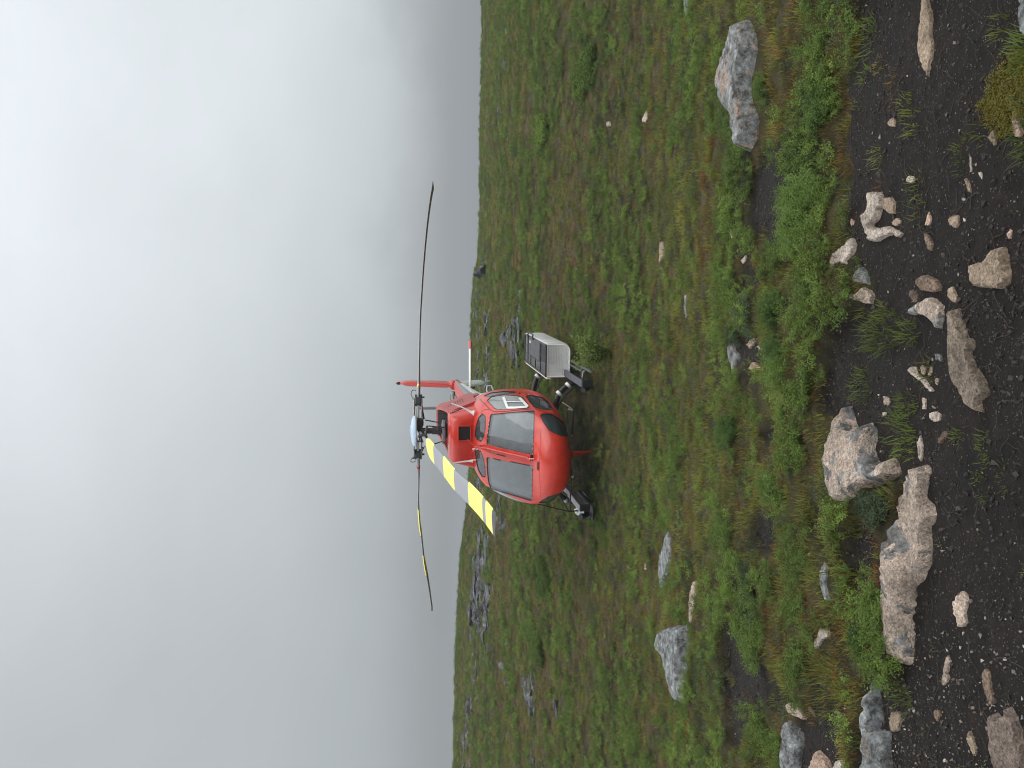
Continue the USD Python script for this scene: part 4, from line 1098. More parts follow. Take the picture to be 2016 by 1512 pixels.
stone(2, [(1830, 289), (1853, 300), (1832, 362), (1803, 371), (1798, 320)], .03, S_PINK, 'thin reddish stone just above the big tan rock')
stone(2, [(1750, 399), (1800, 410), (1832, 470), (1852, 540), (1869, 600), (1852, 662), (1800, 692), (1700, 682), (1640, 687), (1590, 652), (1563, 560), (1568, 503), (1640, 512), (1690, 490), (1730, 440)], .17, S_TAN, 'big smooth tan rock with a blunt end in the dark soil', name='rock', category='rock', )
stone(2, [(1252, 612), (1310, 583), (1382, 610), (1442, 660), (1442, 702), (1380, 712), (1300, 702), (1253, 660)], .09, S_BROWN, 'dark brown peaty rock behind the light wedge-shaped rock', name='rock', category='rock')
stone(2, [(1225, 690), (1250, 678), (1292, 720), (1287, 772), (1255, 777), (1218, 730)], .06, S_BROWN, 'small brownish stone tucked between the dark peaty rock and the light wedge')
stone(2, [(1463, 680), (1500, 660), (1522, 700), (1542, 740), (1527, 782), (1495, 772), (1463, 730)], .06, S_TAN, 'speckled grey-buff stone at the head of the long brown slab')
stone(2, [(1193, 865), (1220, 800), (1290, 755), (1350, 733), (1400, 740), (1462, 790), (1452, 860), (1441, 952), (1408, 946), (1370, 900), (1310, 865), (1240, 850)], .15, S_LICH, 'light wedge-shaped rock with a bluish grey face', name='rock', category='rock', lift=.9)
stone(2, [(1498, 805), (1530, 850), (1540, 920), (1560, 1000), (1612, 1010), (1617, 1050), (1602, 1100), (1642, 1200), (1692, 1260), (1737, 1330), (1742, 1370), (1682, 1410), (1692, 1492), (1640, 1472), (1580, 1440), (1550, 1380), (1500, 1330), (1450, 1200), (1433, 1100), (1440, 960), (1458, 820)], .14, S_BROWN if False else stone_mat('grey_brown_granite', (0.27, 0.215, 0.165), (0.21, 0.165, 0.125), (0.10, 0.08, 0.065)), 'long grey-brown slab lying lengthwise in the bare soil', name='rock_slab', category='rock', )
stone(2, [(1213, 1180), (1245, 1183), (1257, 1215), (1330, 1268), (1402, 1345), (1370, 1353), (1308, 1292), (1240, 1242), (1208, 1220)], .04, S_PALE, 'narrow whitish strip of stone below the grass tuft')
stone(2, [(1300, 1168), (1337, 1190), (1332, 1242), (1300, 1237), (1288, 1190)], .045, S_TAN, 'square buff stone next to the narrow whitish strip')
stone(2, [(1362, 1172), (1388, 1190), (1374, 1252), (1343, 1242)], .045, S_TAN, 'buff stone between the square one and the long grey-brown slab')
stone(2, [(1352, 1120), (1376, 1128), (1370, 1155), (1350, 1150)], .03, S_GRAN, 'tiny buff stone at the top of the rubble')
stone(2, [(1390, 1248), (1423, 1260), (1413, 1318), (1383, 1292)], .045, S_GRAN, 'lowest upright buff stone in the rubble beside the long slab')
stone(2, [(1378, 1093), (1438, 1100), (1443, 1162), (1388, 1142)], .03, S_GREY, 'flat grey stone touching the upper side of the long slab')
stone(2, [(1308, 1375), (1347, 1385), (1347, 1462), (1318, 1467)], .05, S_GRAN, 'oblong buff stone below the narrow whitish strip')
stone(2, [(1368, 1428), (1402, 1440), (1393, 1464), (1366, 1456)], .03, S_TAN, 'tiny stone beside the oblong buff stone')
stone(2, [(1345, 1480), (1390, 1465), (1422, 1490), (1420, 1540), (1375, 1545), (1345, 1515)], .035, S_PALE, 'crumbly pale patch of broken stone near the end of the long slab')
stone(2, [(1080, 1373), (1107, 1410), (1092, 1442), (1058, 1432)], .04, S_GRAN, 'small speckled stone among sprigs of grass')
stone(2, [(125, 293), (147, 350), (142, 397), (103, 330)], .05, S_PINK, 'pinkish shard of stone in the far dark hollow, uppermost of three')
stone(2, [(165, 418), (174, 462), (158, 442)], .03, S_PALE, 'tiny middle shard in the far dark hollow')
stone(2, [(198, 458), (203, 527), (180, 502)], .035, S_PALE, 'whitish upright shard in the far dark hollow, nearest of three')
stone(2, [(93, 1035), (120, 1028), (142, 1080), (167, 1120), (152, 1222), (125, 1233), (113, 1160), (88, 1100)], .10, S_GREY, 'grey smooth stone at the back of the cluster of four')
stone(2, [(325, 968), (352, 980), (354, 1060), (332, 1142), (305, 1152), (290, 1090), (250, 1060), (290, 1008)], .12, S_PINK, 'pink angular stone, biggest of the cluster of four')
stone(2, [(230, 1003), (277, 993), (242, 1050), (210, 1072), (183, 1040)], .07, S_TAN, 'cream stone in the middle of the cluster of four')
stone(2, [(225, 1148), (287, 1180), (282, 1217), (230, 1227), (208, 1190)], .08, S_PINK, 'pink chipped stone at the lower end of the cluster of four')
stone(2, [(388, 1310), (422, 1330), (433, 1387), (398, 1387)], .05, S_GREY, 'pale grey stone peeping from bright green plants')
# crop 3
stone(3, [(762, 233), (772, 300), (800, 380), (832, 412), (880, 392), (930, 362), (970, 400), (967, 500), (982, 590), (1030, 652), (1090, 590), (1142, 600), (1147, 660), (1187, 672), (1150, 722), (1050, 762), (940, 802), (870, 862), (800, 892), (748, 886), (723, 820), (720, 600), (726, 400), (738, 290)], .32, S_LICH, 'big triangular lichened rock with soil heaped on its lower side', lift=.8, rise=.26, **B)
stone(3, [(1260, 648), (1310, 630), (1372, 645), (1384, 690), (1352, 740), (1342, 840), (1382, 900), (1397, 960), (1382, 1020), (1347, 1040), (1337, 1110), (1352, 1180), (1347, 1270), (1300, 1322), (1282, 1400), (1250, 1490), (1243, 1560), (1217, 1620), (1232, 1730), (1240, 1878), (1215, 1940), (1150, 1908), (1116, 1858), (1103, 1690), (1108, 1490), (1128, 1320), (1130, 1200), (1145, 1080), (1168, 1000), (1188, 880), (1203, 750), (1233, 690)], .22, S_LICH, 'very long narrow pink-beige rock with a dark lichened edge', name='rock_slab', category='rock', lift=.9, )
stone(3, [(1460, 408), (1497, 425), (1482, 462), (1430, 502), (1403, 507), (1408, 460)], .05, S_BROWN, 'reddish brown angular stone beside a small grass tuft')
stone(3, [(1315, 438), (1337, 520), (1312, 622), (1288, 602), (1283, 490)], .06, S_PALE, 'pale upright stone between the grass tuft and the soil, above the long narrow rock')
stone(3, [(1055, 190), (1102, 200), (1100, 245), (1062, 260)], .035, S_GRAN, 'speckled flat stone under grass sprigs above the big triangular rock')
stone(3, [(1058, 290), (1092, 300), (1072, 330), (1052, 325)], .025, S_PALE, 'tiny pale chip between two grass tufts near the triangular rock')
stone(3, [(308, 618), (327, 640), (322, 702), (298, 702)], .05, S_TAN, 'small tan stone in the gravelly hollow')
# crop 4
stone(4, [(1530, 358), (1575, 368), (1592, 420), (1577, 500), (1587, 572), (1550, 602), (1500, 602), (1480, 500), (1473, 440), (1500, 388)], .06, S_GRAN, 'oval speckled beige stone alone in dark soil beside the long narrow rock', name='rock', category='rock')
stone(4, [(1525, 622), (1552, 625), (1548, 655), (1530, 652)], .025, S_PINK, 'tiny stone at the foot of the oval speckled beige one')
stone(4, [(1480, 768), (1497, 820), (1462, 900), (1482, 932), (1440, 992), (1423, 960), (1428, 870), (1450, 800)], .04, S_GRAN, 'crooked sliver of beige stone on the gravel')
stone(4, [(1695, 853), (1722, 880), (1742, 970), (1757, 1050), (1747, 1112), (1715, 1102), (1683, 1030), (1663, 940), (1673, 880)], .07, S_BROWN, 'grey-brown lens-shaped stone on the gravel slope')
stone(4, [(1870, 1083), (1902, 1150), (1932, 1260), (1962, 1380), (1978, 1420), (1985, 1600), (1765, 1600), (1700, 1300), (1670, 1160), (1720, 1148), (1770, 1188), (1820, 1138)], .12, stone_mat('mauve_brown_granite', (0.26, 0.20, 0.165), (0.20, 0.155, 0.13), (0.10, 0.08, 0.07)), 'large flat mauve-brown rock with a notched end', name='rock', category='rock')
stone(4, [(1600, 1253), (1642, 1310), (1667, 1420), (1650, 1438), (1608, 1370), (1581, 1310)], .06, S_TAN, 'narrow ridge-backed stone just behind the flat mauve-brown rock')
stone(4, [(985, 903), (992, 940), (967, 1030), (1002, 1120), (1002, 1200), (972, 1258), (1072, 1268), (1067, 1370), (1112, 1480), (1130, 1600), (840, 1600), (888, 1400), (903, 1300), (888, 1180), (918, 1040), (958, 940)], .20, S_GREY, 'blue-grey lichened rock widening from a narrow tip', lift=.9, rise=.42, **B)
stone(4, [(1100, 1138), (1160, 1138), (1182, 1200), (1152, 1272), (1093, 1282), (1083, 1220)], .07, S_TAN, 'blunt tan stone sunk in gravel below a sprig of grass')
stone(4, [(1380, 1128), (1430, 1128), (1442, 1180), (1410, 1212), (1373, 1170)], .04, S_BROWN, 'flat brownish stone in gravel with an orange pebble on it')
stone(4, [(1433, 1135), (1450, 1140), (1448, 1160), (1432, 1158)], .02, stone_mat('orange_pebble', (0.60, 0.36, 0.14), (0.5, 0.3, 0.12), (0.3, 0.18, 0.08)), 'tiny orange pebble on the gravel', name='pebble', category='pebble')
stone(4, [(460, 1188), (520, 1200), (562, 1330), (562, 1440), (552, 1600), (440, 1600), (433, 1380), (443, 1270)], .20, S_GREY, 'dark lichened boulder with a rounded back between grass and black soil', lift=.9, rise=.42, **B)
stone(4, [(490, 1088), (530, 1078), (592, 1130), (607, 1180), (580, 1202), (520, 1160)], .08, S_GRAN, 'cream stone perched above the dark lichened boulder')
stone(4, [(466, 1052), (490, 1058), (488, 1085), (470, 1083)], .05, S_DARKFAR, 'small black and white stone touching the perched cream stone')
stone(4, [(628, 1098), (645, 1110), (658, 1192), (632, 1152)], .05, S_BROWN, 'thin brown stone half under overhanging grass')
stone(4, [(655, 1383), (682, 1420), (722, 1480), (770, 1600), (540, 1600), (608, 1450)], .15, S_PINK, 'pink peaked rock beside black soil, cut by the picture edge', name='rock', category='rock')
stone(4, [(720, 598), (772, 618), (777, 660), (740, 682), (702, 742), (663, 742), (678, 690), (708, 650)], .09, S_PALE, 'white fan-shaped stone among grass blades')
stone(4, [(800, 163), (812, 210), (807, 270), (792, 330), (795, 430), (772, 430), (758, 300), (763, 240)], .10, S_GREY, 'narrow black and grey lichened stone overgrown with grass')
stone(4, [(672, 113), (692, 115), (692, 142), (668, 142)], .05, S_PINK, 'small pinkish stone among thin grass above the overgrown stone')
stone(4, [(1072, 148), (1095, 150), (1097, 192), (1075, 196)], .05, S_PALE, 'small pale stone right behind the long narrow rock')
stone(4, [(1020, 343), (1042, 350), (1016, 392), (988, 387)], .04, S_PALE, 'small whitish stone among grass behind the long narrow rock')
stone(4, [(790, 1452), (830, 1448), (852, 1470), (858, 1600), (785, 1600)], .10, S_PALE, 'whitish broken stone in front of the black soil by the blue-grey rock')
stone(4, [(1318, 610), (1334, 612), (1332, 630), (1318, 628)], .02, S_GREY, 'tiny round grey stone on the soil beside the long narrow rock', name='pebble', category='pebble')
stone(4, [(1930, 1160), (1955, 1158), (1952, 1200), (1932, 1204)], .03, S_GREY, 'small white and grey stone on the soil beyond the notched rock')
stone(4, [(1425, 1440), (1452, 1436), (1458, 1470), (1425, 1490)], .03, S_PALE, 'small pale stone in the gravel near the picture edge')
# the middle distance (crops 5 to 7)
stone(5, [(1498, -60), (1532, -60), (1530, 60), (1518, 158), (1498, 132), (1493, 60)], .30, S_GREY, 'rounded grey rock in heather on the right of the slope', name='rock', category='rock', lift=.9)
stone(5, [(980, 805), (1010, 800), (1012, 838), (985, 842)], .16, S_PALE, 'small whitish rock among plants, farther of two')
stone(5, [(1250, 727), (1268, 735), (1275, 770), (1268, 812), (1230, 812), (1222, 782), (1240, 755)], .16, S_PALE, 'whitish rock in green plants beyond the large tapering boulder')
stone(5, [(1555, 590), (1572, 592), (1570, 606), (1555, 604)], .06, S_PALE, 'tiny white stone in plants beside the large tapering boulder')
stone(6, [(1365, 248), (1387, 250), (1382, 340), (1362, 408), (1353, 330)], .17, S_TAN, 'low grey-tan rock in a brown patch of the slope')
stone(6, [(1495, 600), (1512, 602), (1512, 742), (1500, 768)], .10, S_GREY, 'thin low grey rock lying across the slope')
stone(6, [(1605, 1305), (1630, 1302), (1628, 1350), (1608, 1362)], .10, S_PALE, 'small whitish stone in a dark gap in front of the helicopter')
stone(6, [(1355, 150), (1372, 152), (1370, 165), (1355, 164)], .05, S_PALE, 'tiny pale stone far up the right slope') if False else None
stone(7, [(960, 825), (1080, 813), (1102, 840), (1092, 1000), (1087, 1050), (1127, 1110), (1117, 1202), (1060, 1190), (1028, 1100), (983, 990), (943, 930), (943, 880)], .55, S_GREY, 'large humped boulder with black and white lichen and a pale lower edge', lift=.95, rise=.5, **B)
stone(7, [(1020, 348), (1052, 390), (1032, 470), (1012, 560), (982, 652), (963, 640), (963, 560), (983, 470), (1003, 390)], .36, S_GREY, 'long low ledge of lichened rock beyond the humped boulder', name='rock_ledge', category='rock', lift=.9)
stone(7, [(1150, 597), (1172, 610), (1162, 680), (1142, 802), (1128, 812), (1128, 700), (1143, 640)], .20, S_GRAN, 'long pale smooth rock in front of the dark gap by the humped boulder', name='rock', category='rock', lift=.9)
stone(7, [(812, 525), (830, 527), (830, 545), (814, 545)], .08, S_PALE, 'tiny pale stone in dark plants left of the helicopter')
stone(7, [(905, 515), (920, 517), (918, 552), (906, 550)], .08, S_PINK, 'small pink stone in grass left of the helicopter')
stone(7, [(188, 350), (236, 313), (232, 347), (195, 362)], .45, S_DARKFAR, 'dark wedge of rock seen just under the drooping blade tip', name='rock', category='rock', lift=.95)
stone(7, [(198, 1000), (218, 988), (234, 1020), (225, 1042), (203, 1030)], .6, S_FAR, 'small dark rock standing alone on the far left slope', name='rock', category='rock', lift=.95)


def angular(n, size, rng):
    p = rng.normal(size=(n, 3)); p /= np.linalg.norm(p, axis=1, keepdims=True)
    p *= rng.uniform(.75, 1.1, (n, 1))
    m = trimesh.convex.convex_hull(p * size).subdivide().subdivide()
    v = np.array(m.vertices)
    q = v / np.mean(size)
    v += (meshkit.fbm(q * 1.8 + rng.uniform(0, 50), 4, 1)[:, None] - .5) * size * .55 * np.sign(q) ** 2
    lay = np.floor(q[:, 2] * 4.0 + (meshkit.noise(q * 1.3, 5) - .5) * 3) / 4.0
    v[:, :2] *= (1 + .12 * np.sin(lay * 37.0))[:, None]
    return v, np.array(m.faces)


def outcrop(crop, spots, mat, label, size, seed, name='rock_outcrop', n_extra=2):
    """Bedrock breaking through the turf: a thing whose ledges and blocks are its parts."""
    rng = np.random.default_rng(seed)
    o = group_of(name, label=label, category='rock outcrop')
    tree = []
    for u, v in spots:
        px = px_of(crop, [(u, v)])[0]
        for k in range(n_extra):
            q = px + rng.normal(0, (3.0, 6.0)) * (k > 0)
            p = hit(*q)
            if p is None or p[1] > 60:
                continue
            s = np.array([rng.uniform(.6, 1.5), rng.uniform(.35, .8), rng.uniform(.22, .46)]) * size * .72 * (1 if k == 0 else .6)
            a, f = angular(int(rng.integers(9, 15)), s, rng)
            r = rng.uniform(-.5, .5); a = a @ np.array([[math.cos(r), math.sin(r), 0], [-math.sin(r), math.cos(r), 0], [0, 0, 1]])
            z = float(ground_z(p[0], p[1]))
            put('ledge', (a + [p[0], p[1], z + s[2] * .12], f), mat, o, smooth=12)
            STONE_AREAS.append(Point(p[0], p[1]).buffer(s[0] * .5))
    return o


grid7 = lambda x0, x1, y0, y1, n, sd: [(a, b) for a, b in np.random.default_rng(sd).uniform((x0, y0), (x1, y1), (n, 2))]
outcrop(7, grid7(95, 165, 350, 520, 12, 1) + grid7(75, 165, 500, 700, 16, 2) + grid7(72, 160, 690, 880, 14, 3), S_FAR, 'wide broken grey outcrop below the ridge on the left', .62, 21)
outcrop(7, grid7(42, 70, 1150, 1300, 8, 4) + grid7(32, 62, 1300, 1520, 9, 5), S_FAR, 'thin line of grey ledges along the ridge at the far left', .5, 22, n_extra=1)
outcrop(7, grid7(130, 160, 880, 1010, 6, 41) + grid7(75, 100, 850, 1080, 6, 42), S_FAR, 'low scattered grey ledges beside the wide outcrop', .35, 27, n_extra=1)
outcrop(7, [(325, 1075), (345, 1090), (365, 1090), (335, 1130), (350, 1170), (362, 1185), (370, 1220)], S_FAR, 'small heap of weathered grey rocks on the left slope', .42, 23)
outcrop(7, grid7(85, 125, 95, 200, 6, 6) + grid7(195, 225, 190, 320, 6, 43), S_FAR, 'grey ledges showing behind the cabin under the blade', .40, 24, n_extra=1)
outcrop(7, [(372, 1460), (385, 1480), (470, 1200), (485, 1230), (245, 910), (240, 1090)], S_FAR, 'few low grey rocks scattered on the left slope', .28, 28, n_extra=1)
outcrop(6, grid7(118, 150, 560, 900, 16, 7) + grid7(185, 222, 680, 930, 12, 8) + grid7(118, 160, 900, 1240, 16, 9) + grid7(180, 222, 930, 1240, 16, 10), S_FAR, 'two bands of grey rock along the ridge behind the tail', .42, 25, n_extra=1)
outcrop(6, [(405, 790), (350, 870), (375, 880), (400, 860), (420, 840), (335, 915), (370, 930), (400, 940), (420, 900), (385, 985), (405, 1000), (395, 1040), (380, 1070), (425, 700), (425, 620)], S_FAR, 'pointed grey rock mass with a trailing tail behind the basket', .52, 26)
outcrop(5, [(318, 112), (335, 175), (330, 195), (318, 405), (330, 430), (272, 520), (280, 560), (285, 610), (278, 745), (280, 830), (345, 880)], S_FAR, 'string of small dark rocks below the ridge on the right', .30, 29, n_extra=1)
outcrop(6, [(190, 375), (180, 400), (192, 425), (178, 440), (170, 320), (180, 290)], S_DARKFAR, 'low dark rocks at the foot of the black ridge stone', .36, 30, n_extra=1)
# the black stone that breaks the skyline
p = hit(959, 533)
a, f = angular(11, np.array([.36, .34, .38]), np.random.default_rng(5))
a[:, 2] = np.where(a[:, 2] > .1, a[:, 2] * 1.25, a[:, 2]); a[:, 0] += a[:, 2] * -.10
zr = float(ground_z(p[0], p[1]))
put('ridge_stone', (a + [p[0], p[1], zr + .34], f), S_DARKFAR, smooth=12, label='black pointed stone standing on the skyline right of the tail', category='rock')

STONES = unary_union([s.buffer(-.01) for s in STONE_AREAS])
# plants stay low just in front of a stone, where the photograph shows its foot
from shapely.affinity import translate
_front = []
for s_ in STONE_AREAS:
    c_ = s_.centroid
    u_ = np.array([c_.x, c_.y]) / math.hypot(c_.x, c_.y)
    reach = min(.22, .5 * math.sqrt(s_.area)) if c_.y < 13 else min(.6, .4 * math.sqrt(s_.area))
    _front += [translate(s_, -u_[0] * t, -u_[1] * t) for t in (reach * .5, reach)]
FRONT = unary_union(_front)

# ------------------------------------------------------------------ plants
ST_GREEN = [(0.25, (0.083, 0.130, 0.020)), (0.45, (0.141, 0.215, 0.033)), (0.60, (0.199, 0.280, 0.049)), (0.80, (0.283, 0.351, 0.090))]
ST_OLIVE = [(0.25, (0.115, 0.122, 0.019)), (0.45, (0.179, 0.194, 0.027)), (0.60, (0.241, 0.235, 0.038)), (0.80, (0.318, 0.278, 0.064))]
ST_DRY = [(0.22, (0.108, 0.044, 0.010)), (0.42, (0.209, 0.102, 0.019)), (0.60, (0.292, 0.180, 0.034)), (0.80, (0.405, 0.298, 0.087))]
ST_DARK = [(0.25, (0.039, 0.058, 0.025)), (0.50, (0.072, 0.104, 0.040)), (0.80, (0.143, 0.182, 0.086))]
P_GREEN = leaf_mat('green_leaf', ST_GREEN, 1.0, .25)
P_OLIVE = leaf_mat('olive_blade', ST_OLIVE, .7, .25)
P_DRY = leaf_mat('dry_blade', ST_DRY, .8, .2)
P_DARK = leaf_mat('dark_leaf', ST_DARK, 1.3, .2)
P_BRIGHT = leaf_mat('fresh_grass', [(0.2, (0.06, 0.085, 0.013)), (0.5, (0.12, 0.165, 0.024)), (0.8, (0.22, 0.26, 0.05))], 2.0, .3)
P_FERN = leaf_mat('fresh_leaf', [(0.2, (0.05, 0.10, 0.018)), (0.5, (0.13, 0.20, 0.036)), (0.8, (0.19, 0.30, 0.07))], 3.0, .25)
P_YELLOW = leaf_mat('yellow_moss', [(0.25, (0.13, 0.11, 0.012)), (0.5, (0.22, 0.19, 0.018)), (0.8, (0.32, 0.28, 0.035))], 6.0, .15)
P_TWIG = paint('twig', (0.05, 0.035, 0.025), .8, dirt=.3)
P_SHRUB = leaf_mat('shrub_leaf', [(0.2, (0.08, 0.125, 0.028)), (0.5, (0.19, 0.26, 0.055)), (0.8, (0.42, 0.45, 0.15))], 9.0, .3)
P_MOSSG = leaf_mat('moss_tip', [(0.25, (0.07, 0.055, 0.016)), (0.5, (0.10, 0.092, 0.022)), (0.8, (0.16, 0.12, 0.04))], 1.5, .1)


def blades(rng, n, rad_, h0, h1, wd, bend=.6, segs=3):
    """n grass blades, each a bent strip that narrows to a point."""
    a = rng.uniform(0, 2 * np.pi, n); r = rad_ * np.sqrt(rng.uniform(0, 1, n))
    base = np.stack([r * np.cos(a), r * np.sin(a), np.full(n, -.01)], 1)
    d = a + rng.normal(0, 1.0, n)
    h = rng.uniform(h0, h1, n); be = rng.uniform(.15, 1, n) * bend
    dirv = np.stack([np.cos(d), np.sin(d), np.zeros(n)], 1); side = np.stack([-np.sin(d), np.cos(d), np.zeros(n)], 1)
    t = np.linspace(0, 1, segs + 1)
    P_ = base[:, None] + dirv[:, None] * (be[:, None] * h[:, None] * t ** 1.8)[..., None] + np.array([0, 0, 1.0]) * (h[:, None] * (t - .35 * be[:, None] * t ** 2))[..., None]
    wv = side[:, None] * (wd * (1 - t[:-1] * .75) / 2)[None, :, None]
    Lf, Rf, tip = P_[:, :-1] - wv, P_[:, :-1] + wv, P_[:, -1]
    k = 2 * segs + 1
    v = np.concatenate([np.stack([Lf, Rf], 2).reshape(n, -1, 3), tip[:, None]], 1).reshape(-1, 3)
    fs = []
    for i in range(segs - 1):
        fs += [[2 * i, 2 * i + 1, 2 * i + 3], [2 * i, 2 * i + 3, 2 * i + 2]]
    fs += [[2 * segs - 2, 2 * segs - 1, 2 * segs]]
    f = (np.arange(n) * k)[:, None, None] + np.array(fs)[None]
    return v, f.reshape(-1, 3)


def leaves(rng, centers, normals, size, aspect=.5):
    """One folded diamond per leaf."""
    n = len(centers)
    nn = normals / np.linalg.norm(normals, axis=1, keepdims=True)
    r = rng.normal(size=(n, 3)); u = np.cross(nn, r); u /= np.maximum(np.linalg.norm(u, axis=1, keepdims=True), 1e-6)
    w_ = np.cross(nn, u)
    s = (size * rng.uniform(.65, 1.25, n))[:, None]
    v = np.stack([centers - u * s / 2, centers + w_ * s * aspect / 2 + nn * s * .12, centers + u * s / 2, centers - w_ * s * aspect / 2 + nn * s * .12], 1).reshape(-1, 3)
    b = (np.arange(n) * 4)[:, None]
    return v, np.vstack([b + [0, 1, 2], b + [0, 2, 3]])


def sprig(rng, n_stem, n_leaf, rad_, h, size, aspect=.5):
    """A low plant: stems leaning out of one root, small leaves along each."""
    cs_, ns_, st = [], [], []
    for k in range(n_stem):
        a = rng.uniform(0, 6.283); l = rng.uniform(.35, 1) * rad_
        top = np.array([l * math.cos(a), l * math.sin(a), h * rng.uniform(.55, 1.1)])
        t = rng.uniform(.25, 1, n_leaf) ** .7
        p = np.outer(t, top) + rng.normal(0, size * .7, (n_leaf, 3))
        p[:, 2] = np.abs(p[:, 2])
        cs_.append(p)
        ns_.append(np.tile([math.cos(a) * .5, math.sin(a) * .5, 1.0], (n_leaf, 1)) + rng.normal(0, .55, (n_leaf, 3)))
    return leaves(rng, np.vstack(cs_), np.vstack(ns_), size, aspect)


def scatter(name, protos, mat, xyz, scale, label, rng, tilt=.18):
    path = numbered('/World', name)
    pi = UsdGeom.PointInstancer.Define(stage, path)
    targets = []
    for k, m in enumerate(protos):
        pp = f'{path}/{name}_clump' + (f'_{k:03d}' if k else '')
        usdkit.mesh(stage, pp, m, mat)
        targets.append(Sdf.Path(pp))
    pi.CreatePrototypesRel().SetTargets(targets)
    n = len(xyz)
    pi.CreateProtoIndicesAttr(Vt.IntArray.FromNumpy(rng.integers(0, len(protos), n).astype(np.int32)))
    pi.CreatePositionsAttr(Vt.Vec3fArray.FromNumpy(xyz.astype(np.float32)))
    sc = np.repeat(scale[:, None], 3, 1)
    pi.CreateScalesAttr(Vt.Vec3fArray.FromNumpy(sc.astype(np.float32)))
    ya = rng.uniform(0, 2 * np.pi, n); tx = rng.normal(0, tilt, n)
    # quaternion: turn about z, then a small lean
    qz = np.stack([np.cos(ya / 2), 0 * ya, 0 * ya, np.sin(ya / 2)], 1); qx = np.stack([np.cos(tx / 2), np.sin(tx / 2), 0 * tx, 0 * tx], 1)
    q = np.stack([qz[:, 0] * qx[:, 0], qz[:, 0] * qx[:, 1], qz[:, 3] * qx[:, 1], qz[:, 3] * qx[:, 0]], 1)
    arr = Vt.QuathArray([Gf.Quath(float(a), float(b), float(c), float(d)) for a, b, c, d in q])
    pi.CreateOrientationsAttr(arr)
    tag(pi.GetPrim(), label=label, category=name.replace('_', ' '), kind='stuff')


rng = np.random.default_rng(77)


def throw(n0, fall=0.95, y1=55.0):
    """Candidate places over the slope: n0 to the square metre three metres away, thinning evenly outwards."""
    yy = np.linspace(1.6, y1, 4000)
    dens = n0 * (3.0 / np.maximum(yy, 3.0)) ** fall * 1.24 * (yy + 2.3)
    cum = np.r_[0, np.cumsum((dens[1:] + dens[:-1]) / 2 * np.diff(yy))]
    n = int(cum[-1])
    y = np.interp(rng.uniform(0, cum[-1], n), cum, yy)
    x = rng.uniform(-.62, .62, n) * (y + 2.3)
    return np.stack([x, y], 1)


import shapely
shapely.prepare(STONES); shapely.prepare(FRONT)


def place(q, keep_p, on_soil=0.0, sink=.0, low=False):
    s = soil_at(q[:, 0], q[:, 1])
    p = keep_p(q[:, 0], q[:, 1]) * (1 - s * (1 - on_soil))
    if not low:
        p = p * np.where(contains_xy(FRONT, q[:, 0], q[:, 1]), .10, 1.0)
    k = (rng.uniform(0, 1, len(q)) < p) & ~contains_xy(STONES, q[:, 0], q[:, 1])
    q = q[k]
    return np.column_stack([q, ground_z(q[:, 0], q[:, 1]) - sink])


def n1(x, y, s, sd): return fb(x, y, s, 3, sd)


greenish = lambda x, y: sstep(.472, .575, .55 * n1(x, y, .8, 21) + .45 * n1(x, y, 2.6, 22))
dryish = lambda x, y: sstep(.49, .57, .5 * n1(x, y, .7, 33) + .5 * n1(x, y, 2.2, 34))
darkish = lambda x, y: sstep(.53, .60, .5 * n1(x, y, .8, 45) + .5 * n1(x, y, 2.4, 46))
under = lambda x, y: 1.0 - .9 * np.exp(-(((x + .9) / 1.1) ** 4 + ((y - 14.6) / 2.2) ** 4))   # low under the machine, where darker plants paint in its shadow

# olive grass everywhere
q = throw(480)
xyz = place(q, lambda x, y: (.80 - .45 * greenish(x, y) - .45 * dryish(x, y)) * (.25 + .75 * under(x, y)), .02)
scatter('grass', [blades(np.random.default_rng(k), 26, .055, .030, .072, .0042, .9) for k in range(5)], P_OLIVE, xyz, (rng.uniform(.6, 1.15, len(xyz)) * (1 + .75 * sstep(4, 30, xyz[:, 1]))), 'olive grass covering the slope', rng)
# dry brown grass in patches
q = throw(300)
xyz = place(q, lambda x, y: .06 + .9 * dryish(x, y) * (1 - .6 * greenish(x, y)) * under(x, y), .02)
scatter('dry_grass', [blades(np.random.default_rng(10 + k), 26, .055, .022, .06, .0038, .9) for k in range(4)], P_DRY, xyz, (rng.uniform(.6, 1.1, len(xyz)) * (1 + .7 * sstep(4, 30, xyz[:, 1]))), 'rust-brown dry grass in patches over the slope', rng)
# leafy green ground cover
q = throw(300)
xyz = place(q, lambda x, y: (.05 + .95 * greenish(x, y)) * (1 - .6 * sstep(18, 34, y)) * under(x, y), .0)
scatter('leafy_plants', [sprig(np.random.default_rng(20 + k), 12, 28, .075, .062, .0088, .55) for k in range(6)], P_GREEN, xyz, (rng.uniform(.4, 1.5, len(xyz)) * (1 + .8 * sstep(4, 30, xyz[:, 1]))), 'bright green leafy plants in tufts over the slope', rng)
# dark crowberry mats
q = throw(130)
xyz = place(q, lambda x, y: .06 + .8 * darkish(x, y) + .9 * (1 - under(x, y)), .0)  # extra dark plants under the helicopter deepen its shadow by colour
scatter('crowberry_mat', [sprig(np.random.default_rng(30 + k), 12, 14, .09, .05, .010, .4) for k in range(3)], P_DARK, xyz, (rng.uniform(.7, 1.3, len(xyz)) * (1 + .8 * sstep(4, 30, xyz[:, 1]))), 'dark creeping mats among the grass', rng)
# moss
q = throw(330, 1.3)
xyz = place(q, lambda x, y: .75 + 0 * x, .0, low=True)
scatter('moss', [blades(np.random.default_rng(40 + k), 40, .06, .012, .032, .004, .5, 2) for k in range(3)], P_MOSSG, xyz, (rng.uniform(.8, 1.4, len(xyz)) * (1 + .9 * sstep(4, 30, xyz[:, 1]))), 'brownish moss between the plants', rng)
